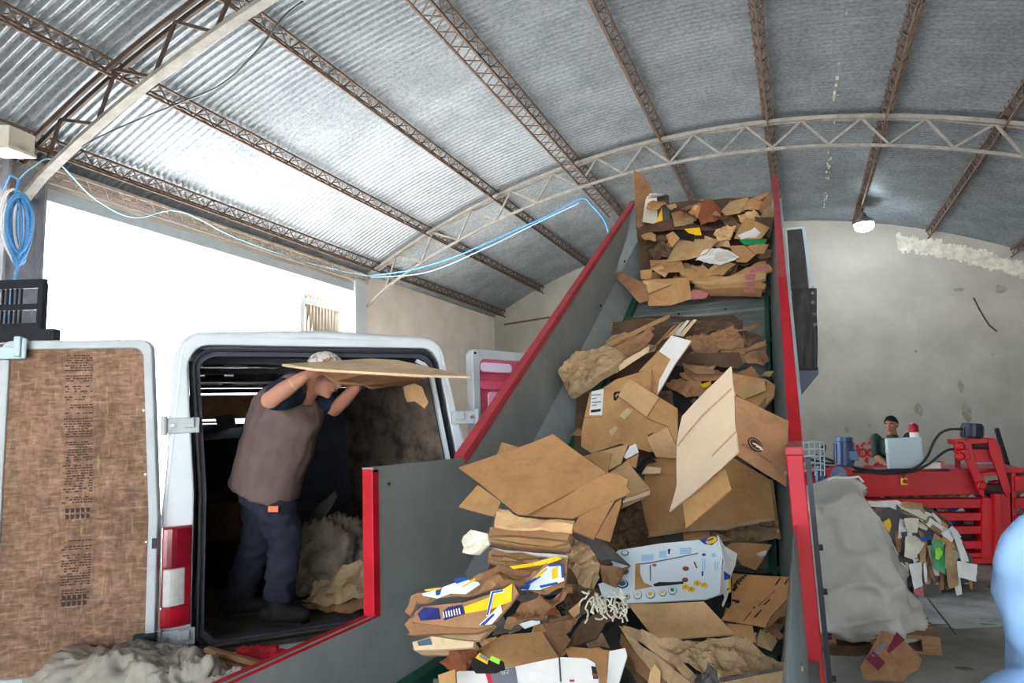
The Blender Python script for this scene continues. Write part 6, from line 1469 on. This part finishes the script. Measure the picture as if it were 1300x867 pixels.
# --- person at the right edge in light blue
zc = .95
def E_(x, y, d=0): return PD(x, y, zc+d)
sh = E_(1338,716); el = E_(1340,880,.02); wr = E_(1222,950,-.06)
bl = thing('person', 'person in a light blue long sleeved shirt cut off by the right edge', 'person', Vec((E_(1450,800).x, E_(1450,800).y, 0)))
side = (AX*.8-AF*.6); side.z = 0; side.normalize(); ct = sh+side*.20; nk = ct+Zu*.05; hc = nk+Zu*.17; pv = Vec((ct.x, ct.y, .94))
rows = [(pv-Zu*.06,side,.15,.11),(pv,side,.16,.12),(pv+Zu*.18,side,.145,.105),(pv+Zu*.34,side,.16,.115),(ct-Zu*.06,side,.17,.10),(nk,side,.07,.062),(nk+Zu*.06,side,.056,.056)]
sh2 = ct+side*.20; el2 = sh2-Zu*.28; wr2 = el2-Zu*.24
mb = MB(); torso(mb, rows); fcd = Vec((0,1,0)); ax = head(mb, hc, fcd, Zu); mb.tube([nk, hc-Zu*.05], [.058,.055], 12)
limb(mb, sh, el, wr, (.048,.042,.03)); limb(mb, sh2, el2, wr2, (.048,.042,.03)); hand(mb, wr, wr-el, -Zu, .4); hand(mb, wr2, -Zu, side*-1, .3)
for k in (-1,1): limb(mb, pv+side*k*.09, Vec((pv.x,pv.y,.5))+side*k*.1, Vec((pv.x,pv.y,.08))+side*k*.1, (.085,.06,.042)); mb.ball(Vec((pv.x,pv.y+.05,.04))+side*k*.1, (.045,.12,.04))
mb.voxel('body', MT['skin2'], bl, .009, 3); face(bl, hc, ax); haircap(bl, hc, ax)
mb = MB(); torso(mb, [(c, s, a+.022, b+.022) for c, s, a, b in rows[0:5]]+[(nk-Zu*.02,side,.08,.07)])
for a, b, c in ((sh,el,wr),(sh2,el2,wr2)): mb.tube([a, a*.5+b*.5, b, b*.5+c*.5, c], [.072,.064,.060,.052,.044], 16, round_ends=True)
mb.voxel('blue_shirt', mat('shirt_light_blue', srgb(136,172,212), .8, 0, .06, 6, bump=.2, bscale=8), bl, .009, 4, wr=(.016,9,.7))
mb = MB()
for k in (-1,1): mb.tube([pv+side*k*.085, Vec((pv.x,pv.y,.5))+side*k*.1, Vec((pv.x,pv.y,.09))+side*k*.1], [.11,.085,.075], 14)
mb.voxel('trousers', MT['navy'], bl, .016, 2)

# ------------------------------------------------------------------ lamp, cables, cage, box
lp = atY(1097,287,17.0)
lm = thing('hanging_lamp', 'bright white lamp hanging from the purlin near the far wall', 'lamp', lp)
MB().lathe([(.05,.30),(.08,.22),(.20,.12),(.22,.05)], lp, (0,0,1), 20).build('housing', MT['bolt'], lm)
MB().tube([lp+Zu*.28, lp+Zu*(roofz(lp.x)-lp.z-.02)], .01, 6).build('cord', MT['hose'], lm)
MB().ball(lp, (.2,.2,.13), None, 18).build('bulb', mat('lamp_glow', (.82,.93,1,1), emit=70), lm, smooth=True)
# blue rope coil on the column and the ropes strung along the roof
rp = thing('rope_coil', 'blue rope coil hung on the grey column at the left edge', 'rope', PD(22,290,7.4))
rnd = random.Random(2)
for i in range(14):
    a = rnd.uniform(6,20); b = rnd.uniform(28,44); cx = 24+rnd.uniform(-8,8); cy = 288+rnd.uniform(-6,8); z = 7.3+rnd.uniform(-.15,.1)
    MB().tube([PD(cx+a*math.sin(t/16*2*PI)*(.5+.5*abs(math.cos(t/32*2*PI))), cy-b*math.cos(t/16*2*PI), z) for t in range(17)], .014, 6).build('loop', MT['ropeb'] if i % 4 else MT['white'], rp, smooth=True)
MB().tube([PD(20,245,7.3), PD(24,228,7.35), PD(12,222,7.4), PD(3,240,7.4)], .014, 6).build('tail', MT['ropeb'], rp, smooth=True)
MB().tube([PD(32,325,7.3), PD(20,345,7.3), PD(14,380,7.3), PD(6,408,7.3)], .016, 6).build('tail', MT['ropeb'], rp, smooth=True)
def rope(nm, label, pts, r, m, wig=.0):
    mb = MB(); q = [PD(*p) for p in pts]; P = []
    for i in range(len(q)-1):
        p0, p1, p2, p3 = q[max(i-1,0)], q[i], q[i+1], q[min(i+2,len(q)-1)]
        for k in range(6):
            t = k/6; P.append(.5*((2*p1)+(p2-p0)*t+(2*p0-5*p1+4*p2-p3)*t*t+(3*p1-p0-3*p2+p3)*t**3))
    P.append(q[-1]); mb.tube(P, r, 6); tag(mb.build(nm, MT[m], None, smooth=True), label, 'rope' if 'rope' in nm else 'cable')
rope('blue_rope', 'pale blue rope strung along the eave above the doorway', [(22,230,7.4),(42,212,7.6),(70,204,7.9),(120,252,8.6),(170,276,9.2),(228,268,9.8),(300,302,11),(380,330,12.6),(440,345,13.6),(468,350,13.9)], .009, 'sky')
rope('blue_rope', 'blue rope looping along the far truss to the conveyor top', [(468,350,13.9),(520,343,13.4),(580,325,12.9),(650,294,12.5),(700,272,12.2),(738,252,12),(752,262,11.9),(766,278,11.8),(774,300,11.7)], .014, 'ropeb')
rope('pale_rope', 'pale rope running beside the blue one along the far truss', [(470,352,13.85),(540,346,13.3),(610,318,12.7),(680,284,12.3),(735,258,11.95)], .01, 'sky')
rope('black_cable', 'black cable drooping below the nearest truss', [(384,2,5.2),(360,22,5.4),(320,72,5.8),(280,108,6.2),(230,130,6.6),(180,150,6.9),(130,172,7.1),(104,186,7.2)], .009, 'hose')
jb = MB().box(PD(8,180,7.35), (.34,.4,.26), (AX, AF, Zu)).build('junction_box', MT['cream'], None, bevel=.01); tag(jb, 'cream junction box on the column top at the left edge', 'junction box')
jb2 = MB().box(PD(8,193,7.3), (.36,.42,.03), (AX, AF, Zu)).build('lid', MT['cream'], jb)
# black barred cage behind the van door
ccx = 5.2
cg = thing('black_cage', 'black barred steel cage top rising behind the chipboard door', 'cage', Vec((PD(-20,400,ccx).x, PD(-20,400,ccx).y, 0)))
ca = PD(-70,338,ccx); cbp = PD(59,358,ccx); 
def cgp(x, z, d=0): return Vec((ca.x+(cbp.x-ca.x)*x, ca.y+(cbp.y-ca.y)*x, z))+AF*d
zt, zm, zl = PD(59,360,ccx).z, PD(59,390,ccx).z, PD(59,416,ccx).z
for z, w_ in ((zt,.07),(zm,.045),(zl,.06)): MB().bar(cgp(0,z), cgp(1,z), .03, w_).build('rail', MT['darksteel'], cg)
MB().bar(cgp(-.1,zl-.07,0), cgp(1.13,zl-.07,0), .08, .09).build('base_beam', MT['darksteel'], cg)
for i in range(18): MB().bar(cgp(i*.045,zl), cgp(i*.045,zt), .012, .014).build('bar', MT['darksteel'], cg)
for x in (0,.97): MB().bar(cgp(x,0), cgp(x,zt), .04, .06).build('post', MT['darksteel'], cg)
# ------------------------------------------------------------------ light
w = bpy.data.worlds.new('sky'); scn.world = w; w.use_nodes = True
bg = w.node_tree.nodes['Background']; bg.inputs['Color'].default_value = (.80, .90, 1.0, 1); bg.inputs['Strength'].default_value = 4.0
sun = bpy.data.lights.new('sun', 'SUN'); sun.energy = 46; sun.angle = .01; sun.color = (1, .98, .95)
so = bpy.data.objects.new('sun', sun); COL.objects.link(so); so.rotation_euler = Vec((.8, .75, -1)).to_track_quat('-Z', 'Y').to_euler()
scn.view_settings.view_transform = 'Standard'; scn.view_settings.look = 'None'; scn.view_settings.gamma = 1; scn.view_settings.use_curve_mapping = False
scn.view_settings.exposure = 1.3
cy = scn.cycles
cy.use_denoising = True; cy.denoiser = 'OPENIMAGEDENOISE'; cy.max_bounces = 10; cy.diffuse_bounces = 6; cy.transmission_bounces = 6; cy.sample_clamp_indirect = 8
for nm, loc, rz, sx, sz in (('doorway_portal', (XL-.02, 8.05, 2.4), PI/2, 7.0, 4.7),):
    l = bpy.data.lights.new(nm, 'AREA'); l.shape = 'RECTANGLE'; l.size = sx; l.size_y = sz; l.cycles.is_portal = True
    o = bpy.data.objects.new(nm, l); COL.objects.link(o); o.location = loc
    o.rotation_euler = Vec((1,0,0)).to_track_quat('-Z', 'Y').to_euler()
l = bpy.data.lights.new('front_portal', 'AREA'); l.shape = 'RECTANGLE'; l.size = FX1-FX0; l.size_y = FZ; l.cycles.is_portal = True
o = bpy.data.objects.new('front_portal', l); COL.objects.link(o); o.location = ((FX0+FX1)/2, YB-.02, FZ/2); o.rotation_euler = Vec((0,1,0)).to_track_quat('-Z', 'Y').to_euler()
